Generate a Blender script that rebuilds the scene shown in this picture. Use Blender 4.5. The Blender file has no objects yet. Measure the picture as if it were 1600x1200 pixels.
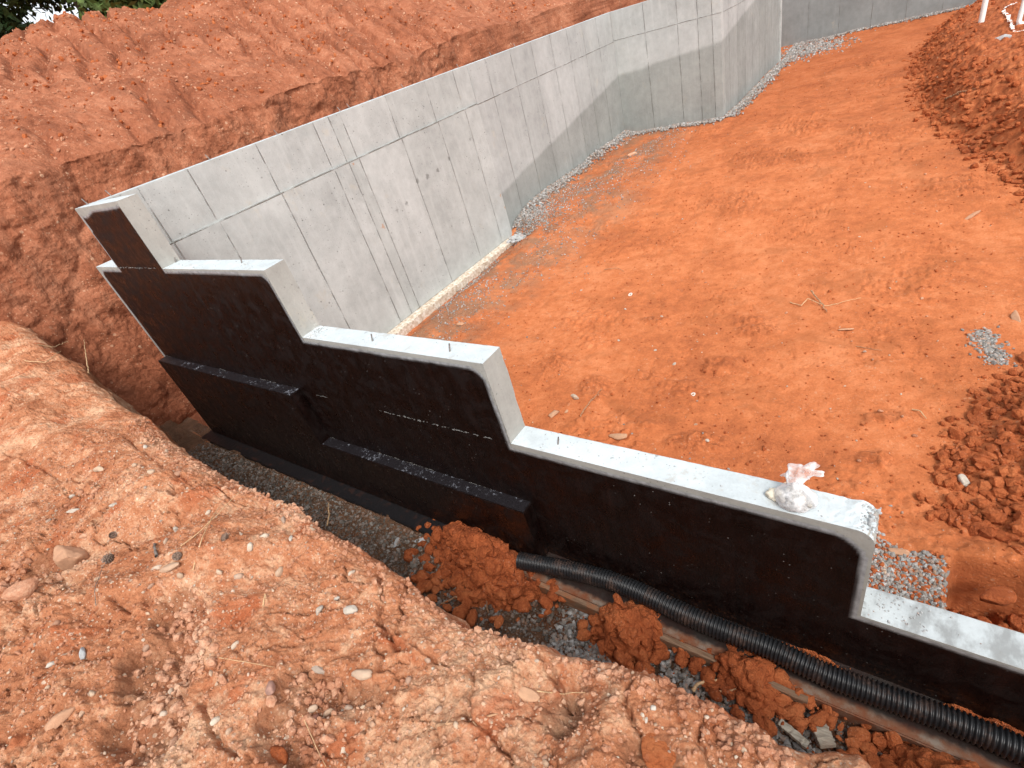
import bpy, bmesh, math, random
import numpy as np
from mathutils import Matrix, Vector
random.seed(7); rng = np.random.default_rng(11)
PI = math.pi
C = bpy.context.scene.collection
scene = bpy.context.scene

# ------------------------------------------------------------------ camera
F = 805.66                                   # focal length in pixels of the 1600x1200 photograph
W3 = np.array([[.80685599, -.13545574, .57500882],
               [.5314103, .59159521, -.60631526],
               [-.25804359, .79477471, .54931472]])   # rows: world axes seen from the camera
cam_d = bpy.data.cameras.new('camera'); cam = bpy.data.objects.new('camera', cam_d); C.objects.link(cam)
cam_d.sensor_width = 36; cam_d.lens = F / 1600 * 36; cam_d.clip_start = .05; cam_d.clip_end = 2000
m = Matrix([list(map(float, r)) for r in W3]).to_4x4()
cam.matrix_world = m
scene.camera = cam

# ------------------------------------------------------------------ light
SUN_EL, SUN_AZ = math.radians(52), math.radians(-40)      # azimuth measured from +X towards +Y
world = bpy.data.worlds.new('World'); scene.world = world; world.use_nodes = True
wt = world.node_tree; wn = wt.nodes; wl = wt.links; wn.clear()
sky = wn.new('ShaderNodeTexSky'); sky.sky_type = 'NISHITA'; sky.sun_disc = False
sky.sun_elevation = SUN_EL; sky.sun_rotation = math.radians(90) - SUN_AZ
sky.air_density = 1.0; sky.dust_density = 3.0; sky.ozone_density = 1.0
hs = wn.new('ShaderNodeHueSaturation'); hs.inputs['Saturation'].default_value = .22; hs.inputs['Value'].default_value = 1.35
bgn = wn.new('ShaderNodeBackground'); bgn.inputs['Strength'].default_value = .15
wo = wn.new('ShaderNodeOutputWorld')
wl.new(sky.outputs[0], hs.inputs['Color']); wl.new(hs.outputs[0], bgn.inputs['Color']); wl.new(bgn.outputs[0], wo.inputs['Surface'])
sd = bpy.data.lights.new('sun', 'SUN'); sd.energy = 1.4; sd.angle = math.radians(16); sd.color = (1, .95, .88)
so = bpy.data.objects.new('sun', sd); C.objects.link(so)
sv = Vector((math.cos(SUN_EL) * math.cos(SUN_AZ), math.cos(SUN_EL) * math.sin(SUN_AZ), math.sin(SUN_EL)))
so.rotation_euler = sv.to_track_quat('Z', 'Y').to_euler()
scene.view_settings.view_transform = 'Standard'; scene.view_settings.look = 'None'
scene.view_settings.exposure = .45; scene.view_settings.gamma = 1

# ------------------------------------------------------------------ helpers
def ray(px, py): return W3 @ np.array([px - 800., -(py - 600.), -F])
def at(px, py, ax, val):
    """point where the line of sight of a photograph pixel meets the plane axis=val"""
    d = ray(px, py); return d * val / d[ax]
def pix(P):
    c = np.asarray(P, float) @ W3          # world -> cam
    return 800 + F * c[..., 0] / -c[..., 2], 600 - F * c[..., 1] / -c[..., 2]

def tag(o, label=None, cat=None, group=None, kind=None):
    if label: o['label'] = label
    if cat: o['category'] = cat
    if group: o['group'] = group
    if kind: o['kind'] = kind
    return o
def empty(name, loc, label, cat, group=None):
    o = bpy.data.objects.new(name, None); C.objects.link(o); o.location = loc
    bpy.context.view_layer.update()
    return tag(o, label, cat, group)
def mesh_np(name, V, Fc, mat=None, parent=None, smooth=True, attrs=None):
    """V (n,3), Fc list of index arrays or (m,k) array, in world coordinates"""
    me = bpy.data.meshes.new(name)
    V = np.asarray(V, np.float32)
    Fc = np.asarray(Fc, np.int32)
    k = Fc.shape[1]; n = len(Fc)
    me.vertices.add(len(V)); me.vertices.foreach_set('co', V.ravel())
    me.loops.add(n * k); me.loops.foreach_set('vertex_index', Fc.ravel())
    me.polygons.add(n); me.polygons.foreach_set('loop_start', np.arange(0, n * k, k, dtype=np.int32))
    me.polygons.foreach_set('loop_total', np.full(n, k, np.int32))
    me.polygons.foreach_set('use_smooth', np.full(n, smooth, bool))
    me.update(calc_edges=True)
    if attrs:
        for an, arr in attrs.items():
            a = me.attributes.new(an, 'FLOAT', 'POINT'); a.data.foreach_set('value', np.asarray(arr, np.float32).ravel())
    if mat: me.materials.append(mat)
    o = bpy.data.objects.new(name, me); C.objects.link(o)
    if parent is not None:
        o.parent = parent; o.matrix_parent_inverse = parent.matrix_world.inverted()
    return o
def grid_faces(nu, nv):
    i = np.arange(nu - 1)[:, None] * nv + np.arange(nv - 1)[None, :]
    i = i.ravel()
    return np.stack([i, i + nv, i + nv + 1, i + 1], 1)
class MB:
    """collects polygons, then links them as one mesh object"""
    def __init__(s): s.bm = bmesh.new()
    def poly_prism(s, pts, ax, a, b):
        """pts: 2-D outline in the two axes other than ax; extruded from a to b along ax"""
        def P(u, v, w):
            return (w, u, v) if ax == 0 else ((u, w, v) if ax == 1 else (u, v, w))
        A = [s.bm.verts.new(P(u, v, a)) for u, v in pts]; B = [s.bm.verts.new(P(u, v, b)) for u, v in pts]
        n = len(pts)
        s.bm.faces.new(A[::-1]); s.bm.faces.new(B)
        for i in range(n): s.bm.faces.new((A[i], A[(i + 1) % n], B[(i + 1) % n], B[i]))
        return s
    def box(s, x0, x1, y0, y1, z0, z1):
        return s.poly_prism([(x0, y0), (x1, y0), (x1, y1), (x0, y1)], 2, z0, z1)
    def build(s, name, mat, parent=None, bevel=0, smooth=False, cuts=0):
        bmesh.ops.recalc_face_normals(s.bm, faces=s.bm.faces)
        if bevel: bmesh.ops.bevel(s.bm, geom=s.bm.edges[:], offset=bevel, segments=2, affect='EDGES', clamp_overlap=True)
        me = bpy.data.meshes.new(name); s.bm.to_mesh(me); s.bm.free()
        me.materials.append(mat)
        for p in me.polygons: p.use_smooth = smooth
        o = bpy.data.objects.new(name, me); C.objects.link(o)
        if parent is not None:
            o.parent = parent; o.matrix_parent_inverse = parent.matrix_world.inverted()
        return o

# ---- numpy noise
def _h(ix, iy, iz, seed):
    n = (ix.astype(np.int64) * 374761393 + iy.astype(np.int64) * 668265263 + iz.astype(np.int64) * 2147483647 + seed * 144665) & 0xffffffff
    n = ((n ^ (n >> 13)) * 1274126177) & 0xffffffff
    n = ((n ^ (n >> 15)) * 2246822519) & 0xffffffff
    return ((n ^ (n >> 16)) & 0xffff) / 65535.0
def vnoise(x, y, z, seed=0):
    ix, iy, iz = np.floor(x), np.floor(y), np.floor(z)
    fx, fy, fz = x - ix, y - iy, z - iz
    fx = fx * fx * (3 - 2 * fx); fy = fy * fy * (3 - 2 * fy); fz = fz * fz * (3 - 2 * fz)
    r = 0
    for a in (0, 1):
        wa = fx if a else 1 - fx
        for b in (0, 1):
            wb = fy if b else 1 - fy
            for c in (0, 1):
                wc = fz if c else 1 - fz
                r = r + wa * wb * wc * _h(ix + a, iy + b, iz + c, seed)
    return r * 2 - 1
def fbm(x, y, z=0., oct=4, seed=0, gain=.5, ridged=False):
    z = np.zeros_like(x) + z
    r = 0; a = 1; t = 0; s = 1.
    for o in range(oct):
        v = vnoise(x * s + o * 17.3, y * s - o * 9.1, z * s + o * 3.7, seed + o)
        if ridged: v = 1 - 2 * np.abs(v)
        r = r + a * v; t += a; a *= gain; s *= 2.03
    return r / t
def worley2(x, y, seed=0):
    ix, iy = np.floor(x), np.floor(y)
    d1 = np.full(x.shape, 9.); d2 = np.full(x.shape, 9.); cid = np.zeros(x.shape)
    zz = np.zeros_like(x)
    for a in (-1, 0, 1):
        for b in (-1, 0, 1):
            cx, cy = ix + a, iy + b
            px = cx + _h(cx, cy, zz, seed); py = cy + _h(cx, cy, zz + 1, seed)
            d = np.hypot(x - px, y - py)
            new = d < d1
            d2 = np.where(new, d1, np.minimum(d2, d)); cid = np.where(new, _h(cx, cy, zz + 2, seed), cid)
            d1 = np.where(new, d, d1)
    return d1, d2, cid
def sm(a, b, x):
    t = np.clip((x - a) / (b - a), 0, 1); return t * t * (3 - 2 * t)
def lumps(x, y, freq, seed, power=.5):
    """rounded clods: domes over worley cells, each with its own height"""
    w = fbm(x * freq * .9, y * freq * .9, 0, 2, seed + 40) * .35
    d1, d2, cid = worley2(x * freq + w, y * freq - w, seed)
    return np.clip((d2 - d1) * 1.6, 0, 1) ** power * (.25 + .75 * cid)
def cracks(x, y, freq, seed, width=.04, warp=.5):
    wx = fbm(x * freq * 1.5, y * freq * 1.5, 0, 4, seed + 5, .6) * warp
    wy = fbm(x * freq * 1.5 + 31, y * freq * 1.5, 0, 4, seed + 6, .6) * warp
    d1, d2, cid = worley2(x * freq + wx, y * freq + wy, seed)
    m = sm(.1, .45, fbm(x * freq * .8, y * freq * .8, 0, 2, seed + 8))
    return (1 - sm(0, width, d2 - d1)) * m

# ------------------------------------------------------------------ materials
def N(t, typ, **kw):
    n = t.nodes.new(typ)
    for k, v in kw.items():
        if k in n.inputs.keys() if hasattr(n.inputs, 'keys') else False: n.inputs[k].default_value = v
        else: setattr(n, k, v)
    return n
class Mat:
    def __init__(s, name, rough=.9, spec=.3):
        s.m = bpy.data.materials.new(name); s.m.use_nodes = True; s.t = s.m.node_tree
        s.t.nodes.clear()
        s.out = s.t.nodes.new('ShaderNodeOutputMaterial'); s.b = s.t.nodes.new('ShaderNodeBsdfPrincipled')
        s.link(s.b.outputs[0], s.out.inputs['Surface'])
        s.b.inputs['Roughness'].default_value = rough; s.b.inputs['Specular IOR Level'].default_value = spec
        s.tc = s.t.nodes.new('ShaderNodeNewGeometry')
        s.pos = s.tc.outputs['Position']
    def link(s, a, b): s.t.links.new(a, b)
    def val(s, sock, v):
        if hasattr(v, 'default_value') or isinstance(v, bpy.types.NodeSocket): s.link(v, sock)
        else: sock.default_value = v
    def noise(s, scale, detail=4, rough=.55, dist=0, vec=None):
        n = s.t.nodes.new('ShaderNodeTexNoise'); n.inputs['Scale'].default_value = scale; n.inputs['Detail'].default_value = detail
        n.inputs['Roughness'].default_value = rough; n.inputs['Distortion'].default_value = dist
        s.link(vec or s.pos, n.inputs['Vector']); return n.outputs['Fac']
    def vor(s, scale, feature='F1', out='Distance', vec=None, rand=1):
        n = s.t.nodes.new('ShaderNodeTexVoronoi'); n.feature = feature; n.inputs['Scale'].default_value = scale
        n.inputs['Randomness'].default_value = rand
        s.link(vec or s.pos, n.inputs['Vector']); return n.outputs[out]
    def map(s, scale=(1, 1, 1), rot=(0, 0, 0)):
        n = s.t.nodes.new('ShaderNodeMapping'); n.inputs['Scale'].default_value = scale; n.inputs['Rotation'].default_value = rot
        s.link(s.pos, n.inputs['Vector']); return n.outputs[0]
    def math(s, op, a, b=0., clamp=False):
        n = s.t.nodes.new('ShaderNodeMath'); n.operation = op; n.use_clamp = clamp
        s.val(n.inputs[0], a); s.val(n.inputs[1], b); return n.outputs[0]
    def rng(s, v, a, b, c=0., d=1., smooth=True):
        n = s.t.nodes.new('ShaderNodeMapRange'); n.interpolation_type = 'SMOOTHSTEP' if smooth else 'LINEAR'
        s.link(v, n.inputs[0]); n.inputs[1].default_value = a; n.inputs[2].default_value = b; n.inputs[3].default_value = c; n.inputs[4].default_value = d
        return n.outputs[0]
    def mix(s, f, a, b, mode='MIX'):
        n = s.t.nodes.new('ShaderNodeMix'); n.data_type = 'RGBA'; n.blend_type = mode
        s.val(n.inputs[0], f)
        for sock, v in ((n.inputs[6], a), (n.inputs[7], b)):
            if isinstance(v, tuple): sock.default_value = (*v, 1) if len(v) == 3 else v
            else: s.link(v, sock)
        return n.outputs[2]
    def ramp(s, v, stops):
        n = s.t.nodes.new('ShaderNodeValToRGB'); e = n.color_ramp.elements
        while len(e) < len(stops): e.new(.5)
        for i, (p, c) in enumerate(stops): e[i].position = p; e[i].color = (*c, 1)
        s.link(v, n.inputs[0]); return n.outputs[0]
    def attr(s, name):
        n = s.t.nodes.new('ShaderNodeAttribute'); n.attribute_name = name; return n.outputs['Fac']
    def xyz(s):
        n = s.t.nodes.new('ShaderNodeSeparateXYZ'); s.link(s.pos, n.inputs[0]); return n.outputs
    def color(s, v):
        s.col = v
        if isinstance(v, tuple): s.b.inputs['Base Color'].default_value = (*v, 1)
        else: s.link(v, s.b.inputs['Base Color'])
    def rough(s, v): s.val(s.b.inputs['Roughness'], v)
    def bump(s, h, dist, strength=1, prev=None):
        n = s.t.nodes.new('ShaderNodeBump'); n.inputs['Distance'].default_value = dist; n.inputs['Strength'].default_value = strength
        s.link(h, n.inputs['Height'])
        if prev is not None: s.link(prev, n.inputs['Normal'])
        s.link(n.outputs[0], s.b.inputs['Normal']); return n.outputs[0]

def soil(name, dark, mid, light, grit=(.62, .45, .33), grit_amt=.5, fine=1., bumpd=.012, patch=None, patch_amt=0, scale=1., floor=False, fresh=False):
    M = Mat(name, .95, .15)
    a = M.noise(.9 * scale, 5, .6, .4); b = M.noise(7 * scale, 6, .65); c = M.noise(55 * fine, 5, .7)
    f = M.math('ADD', M.math('MULTIPLY', a, .40), M.math('ADD', M.math('MULTIPLY', b, .35), M.math('MULTIPLY', c, .25)))
    col = M.ramp(f, [(.40, dark), (.5, mid), (.60, light)])
    if patch is not None:
        pm = M.rng(M.noise(1.7 * scale, 6, .6, .8), .52, .66)
        col = M.mix(M.math('MULTIPLY', pm, patch_amt), col, patch)
    if fresh:      # broken-open hollows show fresher, browner soil than the dry crust
        col = M.mix(M.math('MULTIPLY', M.attr('broken'), .5), col, M.ramp(M.noise(30, 6, .7), [(.35, (.17, .075, .038)), (.6, (.33, .155, .085))]))
    if floor:
        X_ = M.xyz()
        # grey-brown gravelly dirt trodden in along the side wall, darker and redder clay further off
        near = M.rng(M.math('ADD', X_[0], M.math('MULTIPLY', M.math('SUBTRACT', M.noise(.8, 5, .6), .5), 3.6)), -6.0, -4.0, 1, 0)
        near = M.math('MULTIPLY', near, M.rng(M.noise(2.2, 8, .75), .40, .56, .1, 1))
        near = M.math('MULTIPLY', near, M.rng(X_[1], 15.2, 15.6, 1, 0))
        col = M.mix(M.math('MULTIPLY', near, .75), col, M.ramp(M.noise(60, 5, .7), [(.4, (.15, .085, .05)), (.65, (.31, .21, .14))]))
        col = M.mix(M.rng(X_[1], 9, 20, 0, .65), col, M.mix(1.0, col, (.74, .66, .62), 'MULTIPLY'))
        col = M.mix(M.math('MULTIPLY', M.attr('loose'), .85), col, M.ramp(M.noise(9, 7, .7), [(.38, (.22, .055, .020)), (.5, (.34, .092, .032)), (.62, (.45, .145, .055))]))
        col = M.mix(M.math('MULTIPLY', M.attr('scuff'), M.rng(M.noise(24, 7, .75), .42, .58, .05, .6)), col, (.27, .078, .030))
        fl = M.rng(M.noise(16, 8, .75, .6), .60, .66)
        col = M.mix(M.math('MULTIPLY', fl, M.rng(M.noise(1.1, 4, .6), .42, .6, 0, .7)), col, (.19, .055, .025))
    # pale grit grains of two sizes
    for sc, th in ((90 * fine, .86), (38 * fine, .93)):
        n = M.t.nodes.new('ShaderNodeTexVoronoi'); n.inputs['Scale'].default_value = sc; M.link(M.pos, n.inputs['Vector'])
        sp = M.t.nodes.new('ShaderNodeSeparateColor'); M.link(n.outputs['Color'], sp.inputs[0])
        g = M.math('MULTIPLY', M.math('GREATER_THAN', sp.outputs[0], th), M.rng(n.outputs['Distance'], .3, .42, 1, 0))
        g = M.math('MULTIPLY', g, M.rng(M.noise(4, 3), .42, .6))
        col = M.mix(M.math('MULTIPLY', g, grit_amt), col, grit)
    M.color(col)
    n1 = M.bump(M.noise(22 * fine, 9, .72), bumpd * 1.6, .9)
    n2 = M.bump(M.vor(60 * fine), bumpd * .5, .5, n1)
    M.bump(c, bumpd * .4, .6, n2)
    return M.m
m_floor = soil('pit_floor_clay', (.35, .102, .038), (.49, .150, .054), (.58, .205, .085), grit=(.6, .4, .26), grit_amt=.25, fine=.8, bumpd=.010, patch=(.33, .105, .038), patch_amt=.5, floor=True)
m_bank = soil('dry_bank_clay', (.34, .115, .050), (.50, .21, .105), (.69, .42, .26), grit=(.74, .62, .48), grit_amt=.6, fine=1.3, bumpd=.014, patch=(.42, .115, .045), patch_amt=.75, scale=2., fresh=True)
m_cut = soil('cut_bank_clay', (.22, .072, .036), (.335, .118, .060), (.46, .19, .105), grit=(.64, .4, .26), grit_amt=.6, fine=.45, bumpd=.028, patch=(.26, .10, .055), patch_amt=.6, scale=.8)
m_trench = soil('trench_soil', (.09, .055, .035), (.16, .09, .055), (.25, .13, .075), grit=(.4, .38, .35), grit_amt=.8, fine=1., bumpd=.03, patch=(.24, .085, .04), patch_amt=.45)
m_clod = soil('red_clods', (.25, .062, .022), (.39, .105, .036), (.50, .165, .062), grit_amt=.2, fine=1.2, bumpd=.014)
m_clod_p = soil('pale_crust_clods', (.32, .125, .065), (.48, .235, .14), (.62, .39, .26), grit_amt=.4, fine=1.6, bumpd=.006, scale=2)

def stone_mat(name, cols, rough=.85):
    M = Mat(name, rough, .3)
    oi = M.t.nodes.new('ShaderNodeObjectInfo')
    isl = M.tc.outputs['Random Per Island']
    r = M.math('FRACT', M.math('ADD', oi.outputs['Random'], isl))
    base = M.ramp(r, [(i / max(1, len(cols) - 1), c) for i, c in enumerate(cols)])
    col = M.mix(M.rng(M.noise(45, 6, .65), .35, .65, 0, .55), base, (.75, .75, .75), 'MULTIPLY')
    col = M.mix(M.rng(M.noise(18, 4), .55, .7, 0, .45), col, (.42, .2, .11))
    M.color(col); M.bump(M.noise(80, 6, .7), .004, .8); return M.m
m_gravel = stone_mat('grey_gravel', [(.15, .14, .13), (.30, .295, .28), (.22, .19, .16), (.44, .44, .43), (.30, .20, .14)])
m_gravel_d = stone_mat('muddy_gravel', [(.10, .085, .07), (.20, .18, .155), (.13, .09, .065), (.32, .30, .27), (.20, .11, .07)])
m_pebble = stone_mat('pale_pebbles', [(.40, .25, .16), (.56, .43, .31), (.46, .30, .20), (.56, .48, .38), (.40, .21, .13), (.36, .29, .23)])
m_white = stone_mat('white_quartz', [(.44, .38, .31), (.52, .47, .40)])
m_greyrock = stone_mat('grey_rock', [(.38, .39, .39), (.46, .47, .47)])

def concrete(name, base=(.435, .452, .438), joints=None, dark_base=False, white=0., holes=.75, zj=None):
    M = Mat(name, .85, .3)
    big = M.noise(1.1, 5, .6, .3); med = M.noise(6, 6, .65); fin = M.noise(60, 4, .6)
    lo = tuple(c * .80 for c in base); hi = tuple(min(1, c * 1.16) for c in base)
    f = M.math('ADD', M.math('MULTIPLY', big, .5), M.math('ADD', M.math('MULTIPLY', med, .35), M.math('MULTIPLY', fin, .15)))
    col = M.ramp(f, [(.36, lo), (.5, base), (.62, hi)])
    # vertical streaks
    st = M.noise(3.2, 5, .6, vec=M.map((3, 3, .25)))
    col = M.mix(M.rng(st, .5, .72, 0, .35), col, tuple(min(1, c * 1.25) for c in base))
    # warm lime blotches
    col = M.mix(M.rng(M.noise(2.3, 6, .7), .6, .74, 0, .35), col, (.50, .44, .33))
    hgt = None
    if joints is not None:
        axis, ys = joints
        X = M.xyz(); wob = M.math('MULTIPLY', M.math('SUBTRACT', M.noise(1.2, 2), .5), .02)
        p = M.math('ADD', X[axis], wob)
        dmin = None
        for y0 in ys:
            d = M.math('ABSOLUTE', M.math('SUBTRACT', p, float(y0)))
            dmin = d if dmin is None else M.math('MINIMUM', dmin, d)
        if zj is not None:
            for z0 in zj:
                d = M.math('ABSOLUTE', M.math('SUBTRACT', M.math('ADD', X[2], wob), z0)); dmin = M.math('MINIMUM', dmin, d)
        brk = M.rng(M.noise(4, 6, .7), .36, .60, .12, 1)
        tone = None; rj = random.Random(len(ys))
        for y0 in ys:
            g_ = M.math('MULTIPLY', M.math('GREATER_THAN', p, float(y0)), rj.uniform(-.5, .5)); tone = g_ if tone is None else M.math('ADD', tone, g_)
        tone = M.math('FRACT', M.math('ADD', tone, 8.3))
        col = M.mix(M.math('MULTIPLY', tone, .5), col, M.mix(1.0, col, (.82, .83, .82), 'MULTIPLY'))
        line = M.math('MULTIPLY', M.rng(dmin, .002, .013, 1, 0), brk)
        halo = M.math('MULTIPLY', M.rng(dmin, .0, .09, 1, 0), M.rng(M.noise(9, 4), .45, .65, 0, .45))
        col = M.mix(halo, col, tuple(c * .78 for c in base))
        col = M.mix(M.math('MULTIPLY', line, .75), col, (.19, .185, .165))
        hgt = line
    # bug holes
    if holes:
        for sc, th, r0 in ((9, .52, .15), (19, .55, .17), (34, .6, .2)):
            n = M.t.nodes.new('ShaderNodeTexVoronoi'); n.inputs['Scale'].default_value = sc; M.link(M.map((1, 1, 1.0)), n.inputs['Vector'])
            sp = M.t.nodes.new('ShaderNodeSeparateColor'); M.link(n.outputs['Color'], sp.inputs[0])
            dd = M.math('ADD', n.outputs['Distance'], M.math('MULTIPLY', M.math('SUBTRACT', fin, .5), .12))
            g = M.math('MULTIPLY', M.math('GREATER_THAN', sp.outputs[1], th), M.rng(dd, r0 * .5, r0, 1, 0))
            g = M.math('MULTIPLY', g, M.rng(M.noise(1.6, 4), .42, .6, .15, 1))
            col = M.mix(M.math('MULTIPLY', g, holes), col, (.13, .13, .12))
    if name == 'formed_concrete':
        # rust-coloured blots and dark grease smears left by the forms
        for px, py, r0, cc in ((553, 256, .035, (.42, .21, .11)), (598, 354, .05, (.45, .24, .13)), (782, 305, .05, (.42, .27, .16)), (790, 325, .05, (.42, .27, .16)),
                               (652, 283, .06, (.15, .15, .14)), (668, 276, .06, (.15, .15, .14)), (684, 266, .05, (.15, .15, .14)), (702, 247, .05, (.14, .14, .13)), (732, 218, .05, (.2, .2, .19)), (635, 318, .05, (.2, .2, .19)), (620, 328, .05, (.21, .21, .2))):
            c0 = at(px, py, 0, -7.065 if py > 230 else -7.1)
            vd = M.t.nodes.new('ShaderNodeVectorMath'); vd.operation = 'DISTANCE'; M.link(M.pos, vd.inputs[0]); vd.inputs[1].default_value = tuple(map(float, c0))
            dd = M.math('ADD', vd.outputs['Value'], M.math('MULTIPLY', M.math('SUBTRACT', M.noise(14, 5, .7), .5), .16))
            col = M.mix(M.rng(dd, r0 * .3, r0, .7, 0), col, cc)
    if dark_base:
        # the lower part of the far pours is darker, up to a sloping line
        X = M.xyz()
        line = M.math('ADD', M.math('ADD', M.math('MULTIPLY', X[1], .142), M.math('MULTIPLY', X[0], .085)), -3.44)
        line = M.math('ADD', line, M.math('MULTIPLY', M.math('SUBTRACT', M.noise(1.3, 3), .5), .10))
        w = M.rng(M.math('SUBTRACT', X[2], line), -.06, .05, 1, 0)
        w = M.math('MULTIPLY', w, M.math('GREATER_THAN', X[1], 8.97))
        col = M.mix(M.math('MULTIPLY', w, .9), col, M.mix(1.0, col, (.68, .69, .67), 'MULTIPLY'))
    if name == 'trowelled_concrete_top':
        X = M.xyz()
        col = M.mix(M.rng(M.noise(7, 6, .7), .56, .68, 0, .45), col, (.36, .31, .25))
        col = M.mix(M.math('MULTIPLY', M.rng(X[2], -3.05, -2.9, 1, 0), M.rng(M.noise(8, 6, .65, vec=M.map((1, .5, 1))), .40, .62, .15, .75)), col, (.20, .205, .20))
    M.color(col)
    n1 = M.bump(M.noise(14, 8, .65), .006, .6)
    if hgt is not None: n1 = M.bump(hgt, .012, 1, n1)
    M.bump(fin, .002, .5, n1)
    return M.m
BJ = [2.6, 3.22, 4.21, 5.2, 5.5, 5.72, 6.73, 7.73, 8.55, 9.6, 10.5, 11.35, 12.2, 13.0, 13.8, 14.6]
m_conc = concrete('formed_concrete', joints=(1, BJ), zj=[-1.0], dark_base=False)
m_conc_d = concrete('formed_concrete_far', base=(.395, .41, .40), joints=(1, BJ + [16.2, 17.0, 17.8, 18.6, 19.4, 20.2, 21.0, 21.8]), zj=[-1.02], dark_base=True)
m_jog = concrete('formed_concrete_jog', joints=(0, [-6.2, -5.35, -4.85, -4.5, -3.4, -2.4, -1.4, -.4, .6]), zj=[-1.0], dark_base=True, holes=.3)
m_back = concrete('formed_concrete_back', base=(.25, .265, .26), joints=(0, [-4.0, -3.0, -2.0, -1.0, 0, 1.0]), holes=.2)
m_top = concrete('trowelled_concrete_top', base=(.50, .55, .565), holes=.6)
m_rawc = concrete('rough_wall_concrete', base=(.36, .355, .325), holes=.6)

def tar_mat():
    M = Mat('waterproof_tar', .42, .35)
    st = M.noise(5, 6, .6, vec=M.map((3, 3, .35)))
    col = M.ramp(st, [(.25, (.0035, .0016, .0013)), (.6, (.009, .0036, .0028)), (.75, (.015, .0062, .0046))])
    # pale spatter flecks
    n = M.t.nodes.new('ShaderNodeTexVoronoi'); n.inputs['Scale'].default_value = 30; M.link(M.pos, n.inputs['Vector'])
    sp = M.t.nodes.new('ShaderNodeSeparateColor'); M.link(n.outputs['Color'], sp.inputs[0])
    g = M.math('MULTIPLY', M.math('GREATER_THAN', sp.outputs[0], .78), M.rng(M.math('ADD', n.outputs['Distance'], M.math('MULTIPLY', M.noise(90, 2), .25)), .19, .26, 1, 0))
    g = M.math('MULTIPLY', g, M.rng(M.noise(1.6, 4, .6), .40, .60))
    col = M.mix(M.math('MULTIPLY', g, .8), col, (.3, .3, .29))
    Xt = M.xyz()
    mud = M.math('MULTIPLY', M.rng(M.math('ADD', Xt[2], M.math('MULTIPLY', M.noise(5, 6, .7), .4)), -3.45, -3.25, 1, 0), M.rng(M.noise(35, 7, .75), .5, .66, 0, .25))
    col = M.mix(mud, col, (.22, .085, .04))
    edge = M.attr('bare')              # 1 where the sprayed coat fades out over bare concrete
    cc = M.ramp(M.noise(20, 5), [(.35, (.26, .265, .27)), (.65, (.40, .41, .42))])
    col = M.mix(edge, col, cc)
    M.color(col); M.rough(M.rng(M.noise(7, 6, .65, .5), .35, .65, .27, .62))
    n1 = M.bump(M.noise(9, 6, .6, vec=M.map((2, 2, .7))), .008, .5); M.bump(M.noise(120, 3), .0015, .6, n1)
    return M.m
m_tar = tar_mat()
def tar_ledge_mat():
    M = Mat('tar_on_ledge', .4, .4)
    f = M.rng(M.math('ADD', M.math('MULTIPLY', M.noise(30, 7, .75), .7), M.math('MULTIPLY', M.noise(6, 4), .3)), .55, .63)
    M.color(M.mix(f, (.012, .010, .012), (.18, .19, .22))); M.bump(M.noise(50, 6, .7), .006, .9); return M.m
m_tarledge = tar_ledge_mat()
def simple(name, col, rough=.6, spec=.4, var=.25, sc=30, bump=.001, metal=0):
    M = Mat(name, rough, spec)
    M.color(M.mix(M.rng(M.noise(sc, 5, .6), .3, .7), tuple(c * (1 - var) for c in col), tuple(min(1, c * (1 + var)) for c in col)))
    M.b.inputs['Metallic'].default_value = metal
    M.bump(M.noise(sc * 3, 4), bump, .7); return M.m
def pipe_mat():
    M = Mat('corrugated_pipe', .42, .5)
    d = M.math('MULTIPLY', M.rng(M.noise(9, 7, .7), .48, .68), M.rng(M.noise(70, 5, .7), .35, .6, .05, .32))
    M.color(M.mix(d, (.013, .014, .016), (.20, .10, .06))); M.rough(M.rng(d, 0, .5, .38, .85)); M.bump(M.noise(60, 4), .0006, .7); return M.m
m_pipe = pipe_mat()
m_pvc = simple('white_pvc', (.78, .78, .76), .35, .5, .04, 6, .0003)
m_steel = simple('rebar_steel', (.28, .25, .23), .55, .5, .3, 60, .001, .6)
m_chalk = simple('white_marking_paint', (.85, .78, .72), .9, .2, .12, 40)
m_root = simple('dry_twig', (.36, .21, .12), .9, .2, .35, 50, .002)
m_wire = simple('pale_straw', (.55, .36, .2), .9, .2, .25, 60, .001)
m_cone = simple('pine_cone_scales', (.24, .17, .13), .9, .2, .5, 90, .001)
m_bark = simple('bark', (.10, .08, .06), .95, .1, .4, 6, .02)
m_leaf = simple('dark_leaves', (.045, .085, .03), .6, .3, .55, 1.2, .001)
m_leaf2 = simple('yellow_green_leaves', (.10, .15, .04), .6, .3, .45, 1.4, .001)
m_rope = simple('grey_twisted_rope', (.16, .13, .11), .95, .2, .4, 80, .001)
def wood_mat(name, a, b, dirt=.6):
    M = Mat(name, .85, .25)
    g = M.noise(14, 6, .6, vec=M.map((.6, 7, 7)))
    col = M.ramp(g, [(.3, a), (.65, b)])
    col = M.mix(M.rng(M.noise(5, 6, .7), .45, .62, 0, dirt), col, (.30, .11, .045))
    M.color(col); M.bump(g, .003, .7); return M.m
m_wood = wood_mat('weathered_form_board', (.13, .075, .045), (.28, .18, .115), .9)
m_woodg = wood_mat('grey_scrap_wood', (.24, .215, .17), (.46, .42, .34), .2)

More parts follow.
